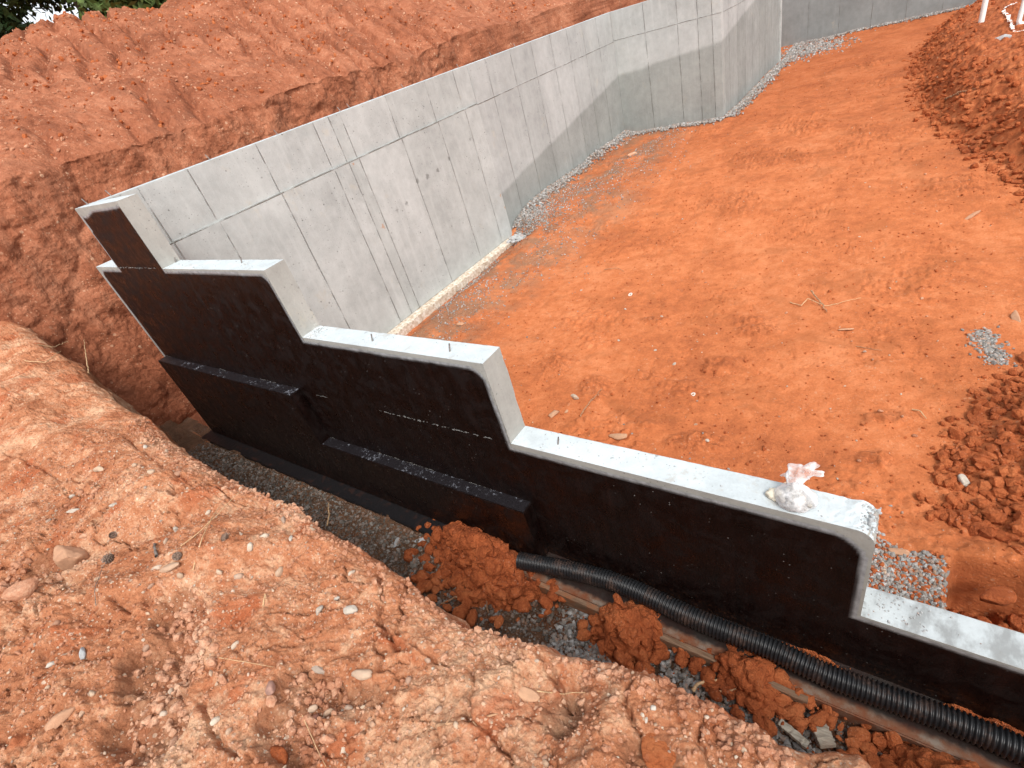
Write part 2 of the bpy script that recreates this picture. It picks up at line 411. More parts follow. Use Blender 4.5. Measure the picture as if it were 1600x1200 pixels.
def footing_mat():
    M = Mat('splashed_footing_concrete', .85, .3)
    X = M.xyz()
    f = M.noise(18, 6, .65)
    col = M.ramp(f, [(.35, (.40, .30, .21)), (.5, (.58, .50, .40)), (.64, (.74, .71, .64))])
    M.color(col); M.bump(f, .01, .8); return M.m
m_foot = footing_mat()
def footing_out_mat():
    M = Mat('muddy_footing', .85, .3)
    f = M.noise(9, 6, .65); X = M.xyz()
    col = M.ramp(f, [(.38, (.20, .065, .028)), (.5, (.20, .10, .06)), (.64, (.24, .19, .15))])
    tarred = M.rng(M.math('ADD', X[0], M.math('MULTIPLY', M.noise(3, 4), 1.5)), -2.4, -1.4, 1, 0)
    near = M.rng(M.math('ADD', X[1], M.math('MULTIPLY', M.noise(14, 5), .06)), 1.79, 1.83, .0, 1)
    tf = M.math('MAXIMUM', M.math('MULTIPLY', tarred, M.rng(f, .3, .45, .75, 1)), M.math('MULTIPLY', near, .9))
    M.color(M.mix(tf, col, (.012, .011, .012))); M.rough(M.rng(tf, 0, 1, .9, .45)); M.bump(f, .012, .9); return M.m
m_footo = footing_out_mat()

# ------------------------------------------------------------------ terrain: pit floor
def floor_z(x, y):
    """smooth level of the pit floor with the spoil heaps and the small pit on the right"""
    z = -3.60 + .22 * sm(7.5, 10.5, y) + .06 * sm(12, 20, y)
    z = z - .24 * sm(-6.2, -6.85, x) * (1 - sm(8.7, 9.3, y)) + .08 * sm(-6.6, -7.1, x) * sm(9.2, 9.8, y)
    z = z + .10 * (1 - sm(2.2, 3.2, y)) * sm(-.9, .1, x)
    return z
# foot of the spoil on the right, x as function of y
SY = np.array([1.8, 2.7, 3.02, 3.3, 4.1, 4.7, 5.4, 6.2, 7.5, 8.8, 10.2, 12.4, 15, 18.5, 22, 26, 40])
SX = np.array([2.6, 2.6, 1.9, .52, .55, .72, 1.05, 1.75, 1.75, 1.22, .80, .12, -.25, -.45, -.10, .9, 1.5])
def spoil(x, y):
    e = np.interp(y, SY, SX) + fbm(x * 1.3, y * 1.3, 0, 5, 61, .6) * .34
    h = np.interp(y, [1.8, 2.6, 3.4, 5, 6.4, 7.6, 10, 14, 19, 24, 30], [.05, .10, .22, .42, .35, .5, .8, .85, .7, .6, .6])
    d = np.clip(x - e, 0, None)
    return h * (1 - np.exp(-d * 1.3)) * sm(-.1, .5, d), d
def pit_mask(x, y):
    wob = fbm(x * 5, y * 5, 0, 3, 23) * .05
    return sm(.52, .60, x + wob) * sm(3.02, 2.94, y + wob * .6 - (x - .5) * .12) * sm(1.9, 2.22, y)
gy = [2.19]
while gy[-1] < 60: gy.append(gy[-1] + max(.010, (gy[-1] - .5) * .0042))
gy = np.array(gy)
gx = np.concatenate([np.linspace(-7.14, 2.2, 640), 2.2 + np.cumsum(np.linspace(.02, .9, 60))])
X, Y = np.meshgrid(gx, gy, indexing='ij')
sp, dsp = spoil(X, Y)
Zf = floor_z(X, Y) + sp
onsp = sm(0, .55, dsp)
flat = 1 - onsp
wheel = sm(.1, .5, fbm(X * .55 + 3, Y * .45, 0, 3, 77))
Zf += flat * (fbm(X * .5, Y * .5, 0, 3, 1) * .05 + fbm(X * 3, Y * 3, 0, 4, 2) * .014 + fbm(X * 14, Y * 14, 0, 3, 3, .6) * .003)
# scuffed patches of small crumbs, trodden flakes
scf = sm(.12, .4, fbm(X * .9 + 9, Y * .9, 0, 4, 5))
Zf += flat * scf * (lumps(X, Y, 9, 6, 1.) * .03 + fbm(X * 11, Y * 11, 0, 4, 8, .65, ridged=True) * .022)
Zf += flat * fbm(X * 24, Y * 24, 0, 3, 10, .7) * .006 * (1 + scf)
tk = np.abs(np.sin((X * .96 + Y * .22) * 3.1 + fbm(X * .3, Y * .3, 0, 2, 17) * 2.2)) ** 14
Zf -= flat * tk * .022 * sm(-.2, .3, fbm(X * .5 + 20, Y * .3, 0, 2, 18))
Zf += flat * (-.02) * cracks(X, Y, 3.2, 9, .07, .9)
# cleat marks across the middle of the pit
ct = sm(.15, .5, fbm(X * .6, Y * .35 + 40, 0, 2, 15)) * sm(8, 9.5, Y) * sm(16, 13, Y)
Zf += flat * ct * .022 * np.abs(np.sin((Y * .9 + X * .5) * 11 + fbm(X * 2, Y * 2, 0, 3, 16) * 3))
# disturbed patches: heel and bucket scuffs where the photograph shows them (px, py, half width px, half height px)
scuff = np.zeros_like(X)
for px, py, wx, wy in ((1200, 258, 80, 24), (1150, 318, 55, 15), (1350, 215, 60, 14), (1260, 210, 40, 12), (1180, 498, 45, 18), (1075, 600, 60, 26), (1010, 580, 30, 14), (1120, 560, 30, 12), (930, 600, 40, 22),
                       (1480, 300, 60, 14), (1090, 680, 80, 14), (870, 560, 30, 24), (1390, 640, 40, 12), (1030, 490, 30, 8), (940, 250, 50, 20), (1370, 700, 30, 14), (850, 690, 40, 10), (1000, 655, 46, 10), (1420, 250, 40, 10)):
    c_, a_, b_ = at(px, py, 2, -3.5), at(px + wx, py, 2, -3.5), at(px, py + wy, 2, -3.5)
    A_ = np.array([[a_[0] - c_[0], b_[0] - c_[0]], [a_[1] - c_[1], b_[1] - c_[1]]]); Ai = np.linalg.inv(A_)
    uu = Ai[0, 0] * (X - c_[0]) + Ai[0, 1] * (Y - c_[1]); vv = Ai[1, 0] * (X - c_[0]) + Ai[1, 1] * (Y - c_[1])
    scuff = np.maximum(scuff, sm(1.25, .35, np.hypot(uu, vv) + fbm(X * 3, Y * 3, 0, 4, 31, .6) * .9))
scuff *= flat
Zf += scuff * (fbm(X * 6, Y * 10, 0, 5, 32, .65, ridged=True) * .05 + lumps(X, Y, 11, 33, 1.) * .035)
# spoil clods
Zf += onsp * (fbm(X * 1.6, Y * 1.6, 0, 5, 21, .6) * .16 + lumps(X, Y, 3.2, 22, 1.) * .08 * sm(0, .3, fbm(X, Y, 0, 2, 28)) + fbm(X * 9, Y * 9, 0, 5, 23, .65, ridged=True) * .045)
# small excavation beside the end of the wall
pm = pit_mask(X, Y)
Zf += sm(.3, .75, X) * sm(3.5, 3.1, Y) * (fbm(X * 7, Y * 7, 0, 4, 30, .6) * .05 + .03)
Zf = Zf - pm * (.56 + .26 * fbm(X * 4, Y * 4, 0, 5, 25, .6) - .10 * lumps(X, Y, 5, 26, 1.) * sm(-.1, .3, fbm(X * 3, Y * 3, 0, 2, 29)) - .06 * fbm(X * 13, Y * 13, 0, 4, 27, .65, ridged=True)) - pm * onsp * .1
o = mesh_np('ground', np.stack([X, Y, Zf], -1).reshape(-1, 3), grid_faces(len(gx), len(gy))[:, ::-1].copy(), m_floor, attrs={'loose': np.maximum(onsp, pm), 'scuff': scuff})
tag(o, kind='structure')
def ground_h(x, y):
    i = np.clip(np.searchsorted(gx, x), 1, len(gx) - 1); j = np.clip(np.searchsorted(gy, y), 1, len(gy) - 1)
    return float(Zf[i, j])

# ------------------------------------------------------------------ terrain: near bank the photographer stands on
EP = [(0,497),(20,500),(43,512),(67,528),(87,547),(110,560),(133,577),(150,597),(173,617),(197,633),(220,643),(247,667),(263,687),(283,703),(317,720),(350,738),(383,750),(407,760),(430,770),(460,778),(482,799),(501,821),(542,836),(565,851),(584,870),(610,885),(632,894),(651,915),(677,934),(696,954),(719,966),(745,971),(775,979),(797,988),(824,997),(846,997),(869,1012),(899,1018),(912,1024),(950,1026),(980,1035),(1006,1039),(1036,1046),(1055,1061),(1081,1076),(1119,1091),(1137,1106),(1167,1117),(1197,1129),(1216,1150),(1250,1160),(1274,1164),(1307,1161),(1345,1166),(1375,1192),(1400,1205)]
def bank_level(x): return -1.60 + .24 * sm(-5.5, -9.0, x) + .05 * np.sin(x * 1.7)
ex, ey = [], []
for p in EP:
    x = -2.
    for _ in range(30): x = at(*p, 2, float(bank_level(x)))[0] * .5 + x * .5
    q = at(*p, 2, float(bank_level(x))); ex.append(q[0]); ey.append(q[1])
ex, ey = np.array(ex), np.array(ey); od = np.argsort(ex); ex, ey = ex[od], ey[od]
ex = np.concatenate([ex, [.6, 1.2, 2.2, 4, 9]]); ey = np.concatenate([ey, [.66, .6, .72, .6, .7]])
bx = [0.45]
while bx[-1] > -13: bx.append(bx[-1] - max(.0045, .0016 * abs(bx[-1]) ** 1.35 + .003))
bx = np.array(bx[::-1] + [.6, .9, 1.3, 2, 3, 5, 9])
tb = np.concatenate([-np.geomspace(30, 1.45, 12), np.linspace(-1.4, -.3, 210), np.linspace(-.296, .04, 90), np.linspace(.055, 2.5, 60)])
EX = np.interp(bx, ex, ey)
Xb = np.repeat(bx[:, None], len(tb), 1); T = np.repeat(tb[None], len(bx), 0); E0 = EX[:, None]
# flat part: y = edge + t ; the last stretch (t>0) drops down the trench side
Yb = np.where(T < 0, E0 + T, E0 + .16 * np.clip(T, 0, None) - .02)
lev = bank_level(Xb)
roundoff = -.05 * np.exp(np.clip(T, -9, 0) / .03) - .10 * np.exp(np.clip(T, -9, 0) / .20)
Zb = lev + np.where(T < 0, roundoff + .09, -.145 + .09 - T)
top = sm(.02, -.03, T)
vw = 1 - sm(-.02, .03, T)
u, v = Xb, Yb
rot = u * .8 + v * .6; rov = v * .8 - u * .6
big = fbm(u * 1.1, v * 1.1, 0, 3, 101) * .055 + fbm(rot * 2.2, rov * 4.4, 0, 5, 102, .55, ridged=True) * .040
big *= sm(.0, -.12, T) * .9 + .1
mid = fbm(u * 9, v * 9, 0, 5, 103, .65) * .022 + fbm(rot * 26, rov * 42, 0, 3, 104, .7, ridged=True) * .0065
ter = fbm(u * 3.3 + 2, v * 5.2, 0, 5, 120, .55) * 4.2; mid += (np.floor(ter) + sm(.72, 1., ter - np.floor(ter))) * .011
lump = lumps(u, v, 26, 105) * .008 * sm(-.1, .35, fbm(u * 3 + 5, v * 3, 0, 3, 106)) + lumps(u, v, 60, 107) * .003
crk = -cracks(u, v, 2.6, 108, .035, .6) * .05 - cracks(u, v, 6.5, 109, .05, .55) * .018
def polyline_d(pts, z=-1.6):
    Q = np.array([at(*p, 2, z)[:2] for p in pts]); d = np.full(u.shape, 9.)
    wu = u + fbm(u * 22, v * 22, 0, 3, 130, .6) * .016; wv = v + fbm(u * 22 + 9, v * 22, 0, 3, 131, .6) * .016
    for a_, b_ in zip(Q[:-1], Q[1:]):
        ab = b_ - a_; t_ = np.clip(((wu - a_[0]) * ab[0] + (wv - a_[1]) * ab[1]) / (ab @ ab), 0, 1)
        d = np.minimum(d, np.hypot(wu - a_[0] - t_ * ab[0], wv - a_[1] - t_ * ab[1]))
    return d
big2 = 0
for pts, w_, h_ in (([(0, 930), (120, 900), (260, 850), (400, 800), (440, 790)], .11, -.075), ([(0, 1010), (200, 960), (380, 880), (520, 845)], .09, .055), ([(0, 640), (120, 700), (280, 790)], .16, .05),
                    ([(560, 1200), (600, 1080), (700, 1010)], .08, -.035), ([(700, 1190), (790, 1060), (830, 1000)], .06, .035), ([(930, 1200), (960, 1110), (1000, 1060)], .05, .035), ([(850, 1200), (880, 1120), (905, 1050)], .035, -.035), ([(1120, 1200), (1120, 1120)], .035, -.03)):
    big2 = big2 + h_ * np.exp(-(polyline_d(pts) / w_) ** 2)
dc = 0
for pts, w_, h_ in (([(589, 880), (597, 935), (588, 968), (622, 1015)], .007, .04), ([(395, 1000), (430, 972), (500, 960), (545, 938)], .007, .035), ([(150, 1062), (205, 1050)], .006, .03), ([(838, 1012), (868, 1060), (880, 1085)], .008, .04),
                    ([(725, 1122), (760, 1140), (795, 1180), (800, 1200)], .007, .035), ([(735, 1130), (745, 1075), (735, 1050)], .006, .025), ([(400, 1045), (440, 1020), (470, 1015)], .005, .025), ([(640, 1000), (700, 1040), (690, 1090)], .005, .02),
                    ([(0, 1180), (60, 1190)], .008, .04), ([(212, 965), (235, 985)], .006, .03), ([(560, 1000), (500, 1050), (455, 1060)], .005, .02), ([(985, 1060), (975, 1100), (1000, 1150)], .006, .03), ([(1100, 1110), (1090, 1160), (1110, 1200)], .006, .03),
                    ([(330, 1110), (345, 1150), (390, 1200)], .007, .035), ([(20, 720), (110, 760), (170, 770)], .008, .03), ([(200, 690), (260, 740), (330, 790)], .008, .03)):
    dc = dc - h_ * np.exp(-(polyline_d(pts) / w_) ** 2)
# broken hollows seen in the foreground (x, y, radii, depth)
hol = np.zeros_like(u)
def bank_at(px, py, z=-1.6): return at(px, py, 2, z)
for px, py, rx, ry, dp in [(300,985,.20,.11,.055),(285,1060,.20,.16,.06),(265,1130,.18,.13,.055),(495,1085,.13,.10,.05),(470,1160,.14,.09,.045),(90,905,.22,.11,.05),(880,1105,.07,.06,.03),(1010,1190,.12,.08,.02),(560,1090,.09,.08,.02)]:
    q = bank_at(px, py)
    r = np.hypot((u - q[0]) / rx, (v - q[1]) / ry) + fbm(u * 5, v * 5, 0, 3, 111) * .5
    hol = np.maximum(hol, sm(1.05, .66, r + fbm(u * 16, v * 16, 0, 3, 117, .6) * .22) * dp * 1.2)
rough_h = sm(0, .03, hol)
Zb += vw * (big + (big2 + dc) * sm(.0, -.08, T) + mid + lump + crk - hol + rough_h * (lumps(u, v, 17, 112, .8) * .022 * sm(-.1, .3, fbm(u * 4, v * 4, 0, 2, 116)) + fbm(u * 30, v * 30, 0, 3, 113, .65) * .012))
side = 1 - vw
Yb += side * (fbm(u * 2, Zb * 2, 0, 4, 114) * .10 + fbm(u * 9, Zb * 9, 0, 4, 115) * .03)
o = mesh_np('earth_bank', np.stack([Xb, Yb, Zb], -1).reshape(-1, 3), grid_faces(len(bx), len(tb)), m_bank, attrs={'broken': sm(.0, .02, hol) * vw})
tag(o, kind='structure')
def bank_h(x, y):
    i = int(np.clip(np.searchsorted(bx, x), 1, len(bx) - 1)); t = y - np.interp(x, ex, ey)
    j = int(np.clip(np.searchsorted(tb, t), 1, len(tb) - 1)); return float(Zb[i, j])

# ------------------------------------------------------------------ terrain: cut bank behind the side wall and the tracked slope above it
cy = np.concatenate([[-60, -30, -15, -8, -4, -2, -1], np.linspace(-.5, 12, 620), 12 + np.cumsum(np.linspace(.025, .9, 80))])
s = np.concatenate([np.linspace(0, 4.5, 240), 4.5 + np.linspace(.02, 7.5, 260), 12 + np.geomspace(.1, 160, 22)])
CY, S = np.meshgrid(cy, s, indexing='ij')
crest = .42 + .05 * np.sin(CY * 1.1) + .05 * sm(8, 14, CY)
Hc = crest + 3.95
th = np.clip(S / Hc, 0, 1)
Xc = -9.15 - .42 * th - .0 * S
Zc = -3.95 + Hc * th
rad = .25 + .3 * sm(4, 12, CY)
back = np.clip(S - Hc, 0, None)
Xc -= back
top_z = np.interp(CY, [2, 5.2, 6.6, 9, 9.6, 11, 20], [2.15, 2.25, 2.34, 2.25, 2.5, 2.9, 3.2])
run = 6.4
Zc += np.minimum(back / run, 1) * top_z * sm(0, .9, back + .35) * (.85 + .15 * sm(0, 3, back))
Zc -= .30 * np.exp(-np.abs(S - Hc) / (rad * 1.5)) * 1
Zc -= sm(run + .2, run + 40, back) * 1.0
face = sm(.25, -.15, S - Hc)
gul = fbm(CY * 1.0, Zc * .6, 0, 3, 201) * .22 + fbm(CY * 3, Zc * 2.4, 0, 4, 202, .5) * .07
strat = fbm(CY * 7 + Zc * 1.5, Zc * 1.6, 0, 4, 203, .55) * .05 + fbm(CY * 12, Zc * 12, 0, 4, 204, .6) * .018 + fbm(CY * 3, Zc * 11, 0, 4, 218, .6, ridged=True) * .008
blk = lumps(CY, Zc, 1.9, 205, 1.) * .10 + fbm(CY * 24, Zc * 24, 0, 3, 206, .7) * .012
Xc += face * (gul + strat + blk * .8)
slp = 1 - face
fade = sm(120, 20, back)
diag = CY * 1.0 + Xc * .38
trk = np.abs(np.sin(diag * 5.2 + fbm(Xc * .9, CY * .9, 0, 4, 208) * 1.5)) ** 9
Zc += slp * fade * (fbm(Xc * .8, CY * .8, 0, 4, 209) * .12 + fbm(Xc * 5, CY * 5, 0, 5, 210, .65) * .075 + fbm(Xc * 18, CY * 18, 0, 3, 211, .7) * .03
                    - trk * .17 * sm(-.25, .25, fbm(Xc * .6 + 7, CY * .6, 0, 2, 212)) + lumps(Xc, CY, 7, 213) * .045 * sm(-.1, .4, fbm(Xc, CY, 0, 3, 214)))
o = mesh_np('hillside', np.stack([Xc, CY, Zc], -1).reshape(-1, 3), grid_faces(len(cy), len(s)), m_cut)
tag(o, kind='structure')

# ------------------------------------------------------------------ terrain: trench floor (outside of the walls) and outer land
def trench_z(x, y):
    return -3.80 + .06 * sm(1.2, .8, y) + .12 * sm(-7.6, -9.3, x) + .10 * sm(-2.4, -3.2, x)
tx = np.concatenate([[-9.6], np.linspace(-9.5, 1.5, 900), [2, 3, 5, 9]]); ty = np.concatenate([np.linspace(.3, 1.98, 190)])
X, Y = np.meshgrid(tx, ty, indexing='ij')
Zt = trench_z(X, Y) + fbm(X * 2, Y * 2, 0, 3, 301) * .05 + fbm(X * 9, Y * 9, 0, 4, 302, .6) * .03 + lumps(X, Y, 11, 303) * .035 + lumps(X, Y, 30, 304) * .012
Zt = np.where(Y > 1.74, np.minimum(Zt, -3.70), Zt)
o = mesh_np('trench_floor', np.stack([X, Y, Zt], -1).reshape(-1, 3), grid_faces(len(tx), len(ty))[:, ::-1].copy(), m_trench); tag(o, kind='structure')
def trench_h(x, y):
    i = int(np.clip(np.searchsorted(tx, x), 1, len(tx) - 1)); j = int(np.clip(np.searchsorted(ty, y), 1, len(ty) - 1)); return float(Zt[i, j])
tx2 = np.linspace(-9.7, -7.2, 60); ty2 = np.linspace(1.95, 60, 300)
X, Y = np.meshgrid(tx2, ty2, indexing='ij')
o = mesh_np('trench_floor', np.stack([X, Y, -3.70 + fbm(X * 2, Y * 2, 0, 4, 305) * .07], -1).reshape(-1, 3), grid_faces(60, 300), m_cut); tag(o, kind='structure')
# the land beyond the right-hand side and far end, out to the horizon
lx = np.concatenate([[-400, -200, -80, -30], np.linspace(-12, 40, 40), [80, 200, 500]]); ly = np.concatenate([np.linspace(58, 100, 20), [160, 300, 600]])
X, Y = np.meshgrid(lx, ly, indexing='ij')
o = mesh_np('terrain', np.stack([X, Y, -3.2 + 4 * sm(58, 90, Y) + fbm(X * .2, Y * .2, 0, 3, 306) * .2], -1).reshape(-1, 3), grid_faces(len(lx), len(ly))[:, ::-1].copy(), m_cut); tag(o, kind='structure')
lx = np.concatenate([np.linspace(8.9, 40, 20), [80, 200, 500]]); ly = np.concatenate([[-400, -100, -40], np.linspace(-30, 60, 40)])
X, Y = np.meshgrid(lx, ly, indexing='ij')
o = mesh_np('terrain', np.stack([X, Y, -3.4 + 2 * sm(9, 20, X) + fbm(X * .2, Y * .2, 0, 3, 307) * .2], -1).reshape(-1, 3), grid_faces(len(lx), len(ly))[:, ::-1].copy(), m_cut); tag(o, kind='structure')

# ------------------------------------------------------------------ the foundation wall
fw = empty('foundation_wall', (-3, 2.1, -3.65), 'grey poured concrete foundation wall with stepped top and black tar on its outer side', 'wall')
Y0, Y1 = 2.0, 2.2
STEPS = [(-7.33, -6.09, -.34), (-6.09, -4.13, -1.04), (-4.13, -2.09, -1.68), (-2.09, .09, -2.385), (.09, 6.0, -3.09)]
ZB = -3.65
# dense wall block along x: cross-section outline with jittered worn edges
def stepped_block():
    bm = bmesh.new()
    pts = [(-7.33, ZB)]
    out = [(-8.07, ZB), (-8.07, -1.03), (-7.33, -1.03)]
    for i, (a, b, z) in enumerate(STEPS):
        out += [(a, z), (b, z)]
    out += [(6.0, ZB)]
    # resample for wobble, with softened convex corners
    res = []
    n = len(out)
    for i in range(n):
        p, q = np.array(out[i]), np.array(out[(i + 1) % n]); L = np.linalg.norm(q - p)
        if L < 1e-6: continue
        k = max(1, int(L / .02)) if p[0] < 1.5 else max(1, int(L / .5))
        if abs(p[1] - ZB) < 1e-6 and abs(q[1] - ZB) < 1e-6: k = 1
        for j in range(k): res.append(p + (q - p) * j / k)
    res = np.array(res)
    near = np.exp(-(np.hypot(res[:, 0] - .07, res[:, 1] + 2.41) / .13) ** 2) + .6 * np.exp(-(np.hypot(res[:, 0] + 4.10, res[:, 1] + 1.68) / .10) ** 2)
    c = np.array([.0, -2.475])                       # round the worn end corner
    for i in range(len(res)):
        d = res[i] - c
        if 0 < d[0] < .12 and 0 < d[1] < .12: res[i] = c + d / np.linalg.norm(d) * .09
    seen = (res[:, 1] > ZB + .01) & (res[:, 0] > -8.0)
    rings = [[bm.verts.new((x, Y0, z)) for x, z in res]]
    for yl in (.007, .022, .045, .07, .095, .12, .145, .17, .188, .2):
        n1 = fbm(res[:, 0] * 30 + yl * 11, res[:, 1] * 30, yl * 30., 3, 55, .7); n2 = fbm(res[:, 0] * 9, res[:, 1] * 9, yl * 4., 4, 56, .7)
        amp = (.0012 + .020 * near) * seen
        edge_ = 1. if yl in (.2,) else 0.
        zz = res[:, 1] + n1 * amp - edge_ * np.clip(n2 - .05, 0, 1) * .016 * seen
        yy = Y0 + yl + edge_ * n2 * .012 * seen
        rings.append([bm.verts.new((x + n1[i] * amp[i] * .5, yy[i], zz[i])) for i, x in enumerate(res[:, 0])])
    bm.faces.new(rings[0]); bm.faces.new(rings[-1][::-1])
    n = len(res)
    for R1, R2 in zip(rings[:-1], rings[1:]):
        for i in range(n): bm.faces.new((R1[i], R2[i], R2[(i + 1) % n], R1[(i + 1) % n]))
    bmesh.ops.recalc_face_normals(bm, faces=bm.faces)
    me = bpy.data.meshes.new('stepped_wall'); bm.to_mesh(me); bm.free()
    me.materials.append(m_rawc); me.materials.append(m_top)
    for p in me.polygons: p.material_index = 1 if p.normal.z > .6 else 0
    o = bpy.data.objects.new('stepped_wall', me); C.objects.link(o); o.parent = fw; o.matrix_parent_inverse = fw.matrix_world.inverted()
    return o
sw = stepped_block()
# thicker lower part (ledges), tarred
led = MB(); led.poly_prism([(-7.97, ZB), (-7.97, -2.36), (-4.74, -2.36), (-4.74, -3.02), (-2.09, -3.02), (-2.09, ZB)], 1, 1.88, 1.9985)
lo = led.build('ledge', m_tar, fw, bevel=.004)
tl = MB(); tl.box(-7.93, -4.76, 1.885, 1.997, -2.3595, -2.354); tl.box(-4.72, -2.10, 1.885, 1.997, -3.0195, -3.014)
tl.build('ledge_coating', m_tarledge, lo)
# tar coat on the outer face: dense sheet 4 mm proud whose edge fades out
def coat():
    gx_ = np.arange(-8.06, 3.0, .014); gz_ = np.arange(-3.66, -.34, .014)
    X, Z = np.meshgrid(gx_, gz_, indexing='ij')
    topz = np.full_like(X, -1.03)
    for a, b, z in STEPS: topz = np.where((X >= a) & (X < b), z, topz)
    topz = np.where(X < -7.33, -1.03, topz)
    inside = Z < topz - .002
    n1 = fbm(X * 2, Z * 2, 0, 3, 401); n2 = fbm(X * 14, Z * 6, 0, 3, 402)
    # signed distance to the outline made of overlapping rounded boxes (union), each inset by a margin
    def rbox(x0, x1, z0, z1, r):
        cx, cz = (x0 + x1) / 2, (z0 + z1) / 2; hx, hz = (x1 - x0) / 2 - r, (z1 - z0) / 2 - r
        dx, dz = np.abs(X - cx) - hx, np.abs(Z - cz) - hz
        return np.hypot(np.clip(dx, 0, None), np.clip(dz, 0, None)) + np.minimum(np.maximum(dx, dz), 0) - r
    d = rbox(-7.30, -6.085, -4.2, -.40, .02)
    d = np.minimum(d, rbox(-7.98, -4.155, -4.2, -1.085, .09))
    d = np.minimum(d, rbox(-7.98, -2.12, -4.2, -1.735, .13))
    d = np.minimum(d, rbox(-7.98, .055, -4.2, -2.45, .15))
    d = np.minimum(d, rbox(-7.98, 6.2, -4.2, -3.125, .05))
    d = d + n1 * .010 + n2 * .007
    d = d + .05 * np.exp(-((X + 7.15) / .2) ** 2) * (Z > -.6)
    bare = sm(-.012, .012, d)
    keepv = inside & (d < .03) & ~((Z < -2.40) & (X > -7.93) & (X < -4.78)) & ~((Z < -3.06) & (X >= -4.78) & (X < -2.13))
    idx = -np.ones(X.shape, int); idx[keepv] = np.arange(keepv.sum())
    f = np.stack([idx[:-1, :-1], idx[1:, :-1], idx[1:, 1:], idx[:-1, 1:]], -1).reshape(-1, 4)
    f = f[(f >= 0).all(1)]
    V = np.stack([X, np.full_like(X, Y0 - .004) + n2 * .0008, Z], -1)[keepv]
    return mesh_np('waterproof_coating', V, f, m_tar, fw, attrs={'bare': bare[keepv]})
coat()
# white seam of spatter along the pour joint
def seam(x0, x1, z, th, dens, seed):
    r = np.random.default_rng(seed); V = []; Fc = []
    n = int((x1 - x0) * dens)
    for i in range(n):
        x = r.uniform(x0, x1)
        if vnoise(np.array([x * 3.]), np.array([seed * 1.]), np.array([0.]))[0] < -.15: continue
        w = r.uniform(.004, .022); h = r.uniform(.002, th); zz = z + r.normal(0, .004)
        k = len(V); c = [(x - w, zz), (x, zz + h), (x + w, zz + h * .2), (x + w * .2, zz - h)]
        for a, b in c: V.append((a, Y0 - .0085 - r.uniform(0, .002), b))
        Fc.append((k, k + 1, k + 2, k + 3))
    return V, Fc
m_spat = simple('lime_spatter', (.26, .26, .25), .8, .3, .3, 60)
VS, FS = [], []
for a in ((-7.35, -6.2, -1.03, .005, 45, 1), (-4.45, -2.15, -2.375, .006, 60, 2), (-7.9, -4.8, -2.345, .004, 55, 3), (-4.7, -2.2, -3.006, .004, 50, 4)):
    v, f = seam(*a); k = len(VS); VS += v; FS += [tuple(i + k for i in q) for q in f]
mesh_np('pour_seam', VS, FS, m_spat, fw, smooth=False)

# side wall: two pours with different faces, then the jog, the return and the back wall
def wallgrid(name, mat, mat_top, x0, x1, y0, y1, z0, z1):
    b = MB(); b.box(x0, x1, y0, y1, z0, z1)
    o = b.build(name, mat, fw, bevel=.006)
    o.data.materials.append(mat_top)
    for p in o.data.polygons:
        if p.normal.z > .9: p.material_index = 1
    return o
wallgrid('side_wall', m_conc, m_top, -7.33, -7.1, 2.203, 9.0, -3.68, -.342)
b = MB(); b.box(-7.0985, -7.065, 2.203, 8.97, -3.68, -1.0); b.build('side_wall', m_conc, fw, bevel=.004)
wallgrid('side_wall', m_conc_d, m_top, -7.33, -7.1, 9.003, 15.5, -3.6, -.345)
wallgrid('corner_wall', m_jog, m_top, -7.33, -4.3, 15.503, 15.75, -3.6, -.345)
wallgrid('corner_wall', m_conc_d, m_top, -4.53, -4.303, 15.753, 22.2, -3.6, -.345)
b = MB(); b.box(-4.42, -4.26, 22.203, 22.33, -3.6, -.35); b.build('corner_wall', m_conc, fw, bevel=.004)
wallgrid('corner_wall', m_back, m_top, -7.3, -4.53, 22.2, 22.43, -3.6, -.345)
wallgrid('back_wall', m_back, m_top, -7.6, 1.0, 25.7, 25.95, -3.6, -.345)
# footings
f1 = MB(); f1.box(-7.28, -6.86, 2.21, 9.2, -3.86, -3.685)
fo = f1.build('footing', m_foot, fw, bevel=.012)
f2 = MB(); f2.box(-8.05, 6.0, 1.72, 2.5, -3.95, -3.655); f2.build('footing', m_footo, fw, bevel=.008)
# rough mortar slop at the foot of the side wall
def crumble(name, mat, parent, P0, P1, n, w, size, seed, flat=.6, z=0):
    """many small irregular lumps baked into one mesh along a line"""
    r = np.random.default_rng(seed); P0, P1 = np.array(P0), np.array(P1)
    d = (P1 - P0); L = np.linalg.norm(d); dn = d / L; sd_ = np.array([dn[1], -dn[0], 0])
    locs = P0 + d * r.uniform(0, 1, (n, 1)) + sd_ * r.normal(0, w, (n, 1)); return locs

# ---- rocks
def ico(sub):
    bm = bmesh.new(); bmesh.ops.create_icosphere(bm, subdivisions=sub, radius=1)
    V = np.array([v.co[:] for v in bm.verts]); Fc = np.array([[v.index for v in f.verts] for f in bm.faces]); bm.free(); return V, Fc
ICO = {k: ico(k) for k in (1, 2, 3, 4)}
def rock_shape(sub, seed, angular=.6, bump_=.18, flat=.65):
    r = np.random.default_rng(seed); V, Fc = ICO[sub]; V = V.copy()
    for _ in range(int(6 + angular * 8)):
        n = r.normal(size=3); n /= np.linalg.norm(n); dd = r.uniform(.55, .85) if angular > .3 else r.uniform(.75, .95)
        k = V @ n; V -= np.outer(np.clip(k - dd, 0, None), n)
    nn = fbm(V[:, 0] * 1.7 + seed, V[:, 1] * 1.7, V[:, 2] * 1.7, 3, seed)
    V *= (1 + bump_ * nn)[:, None]
    V *= np.array([1, r.uniform(.6, .9), flat * r.uniform(.8, 1.15)])
    return V, Fc
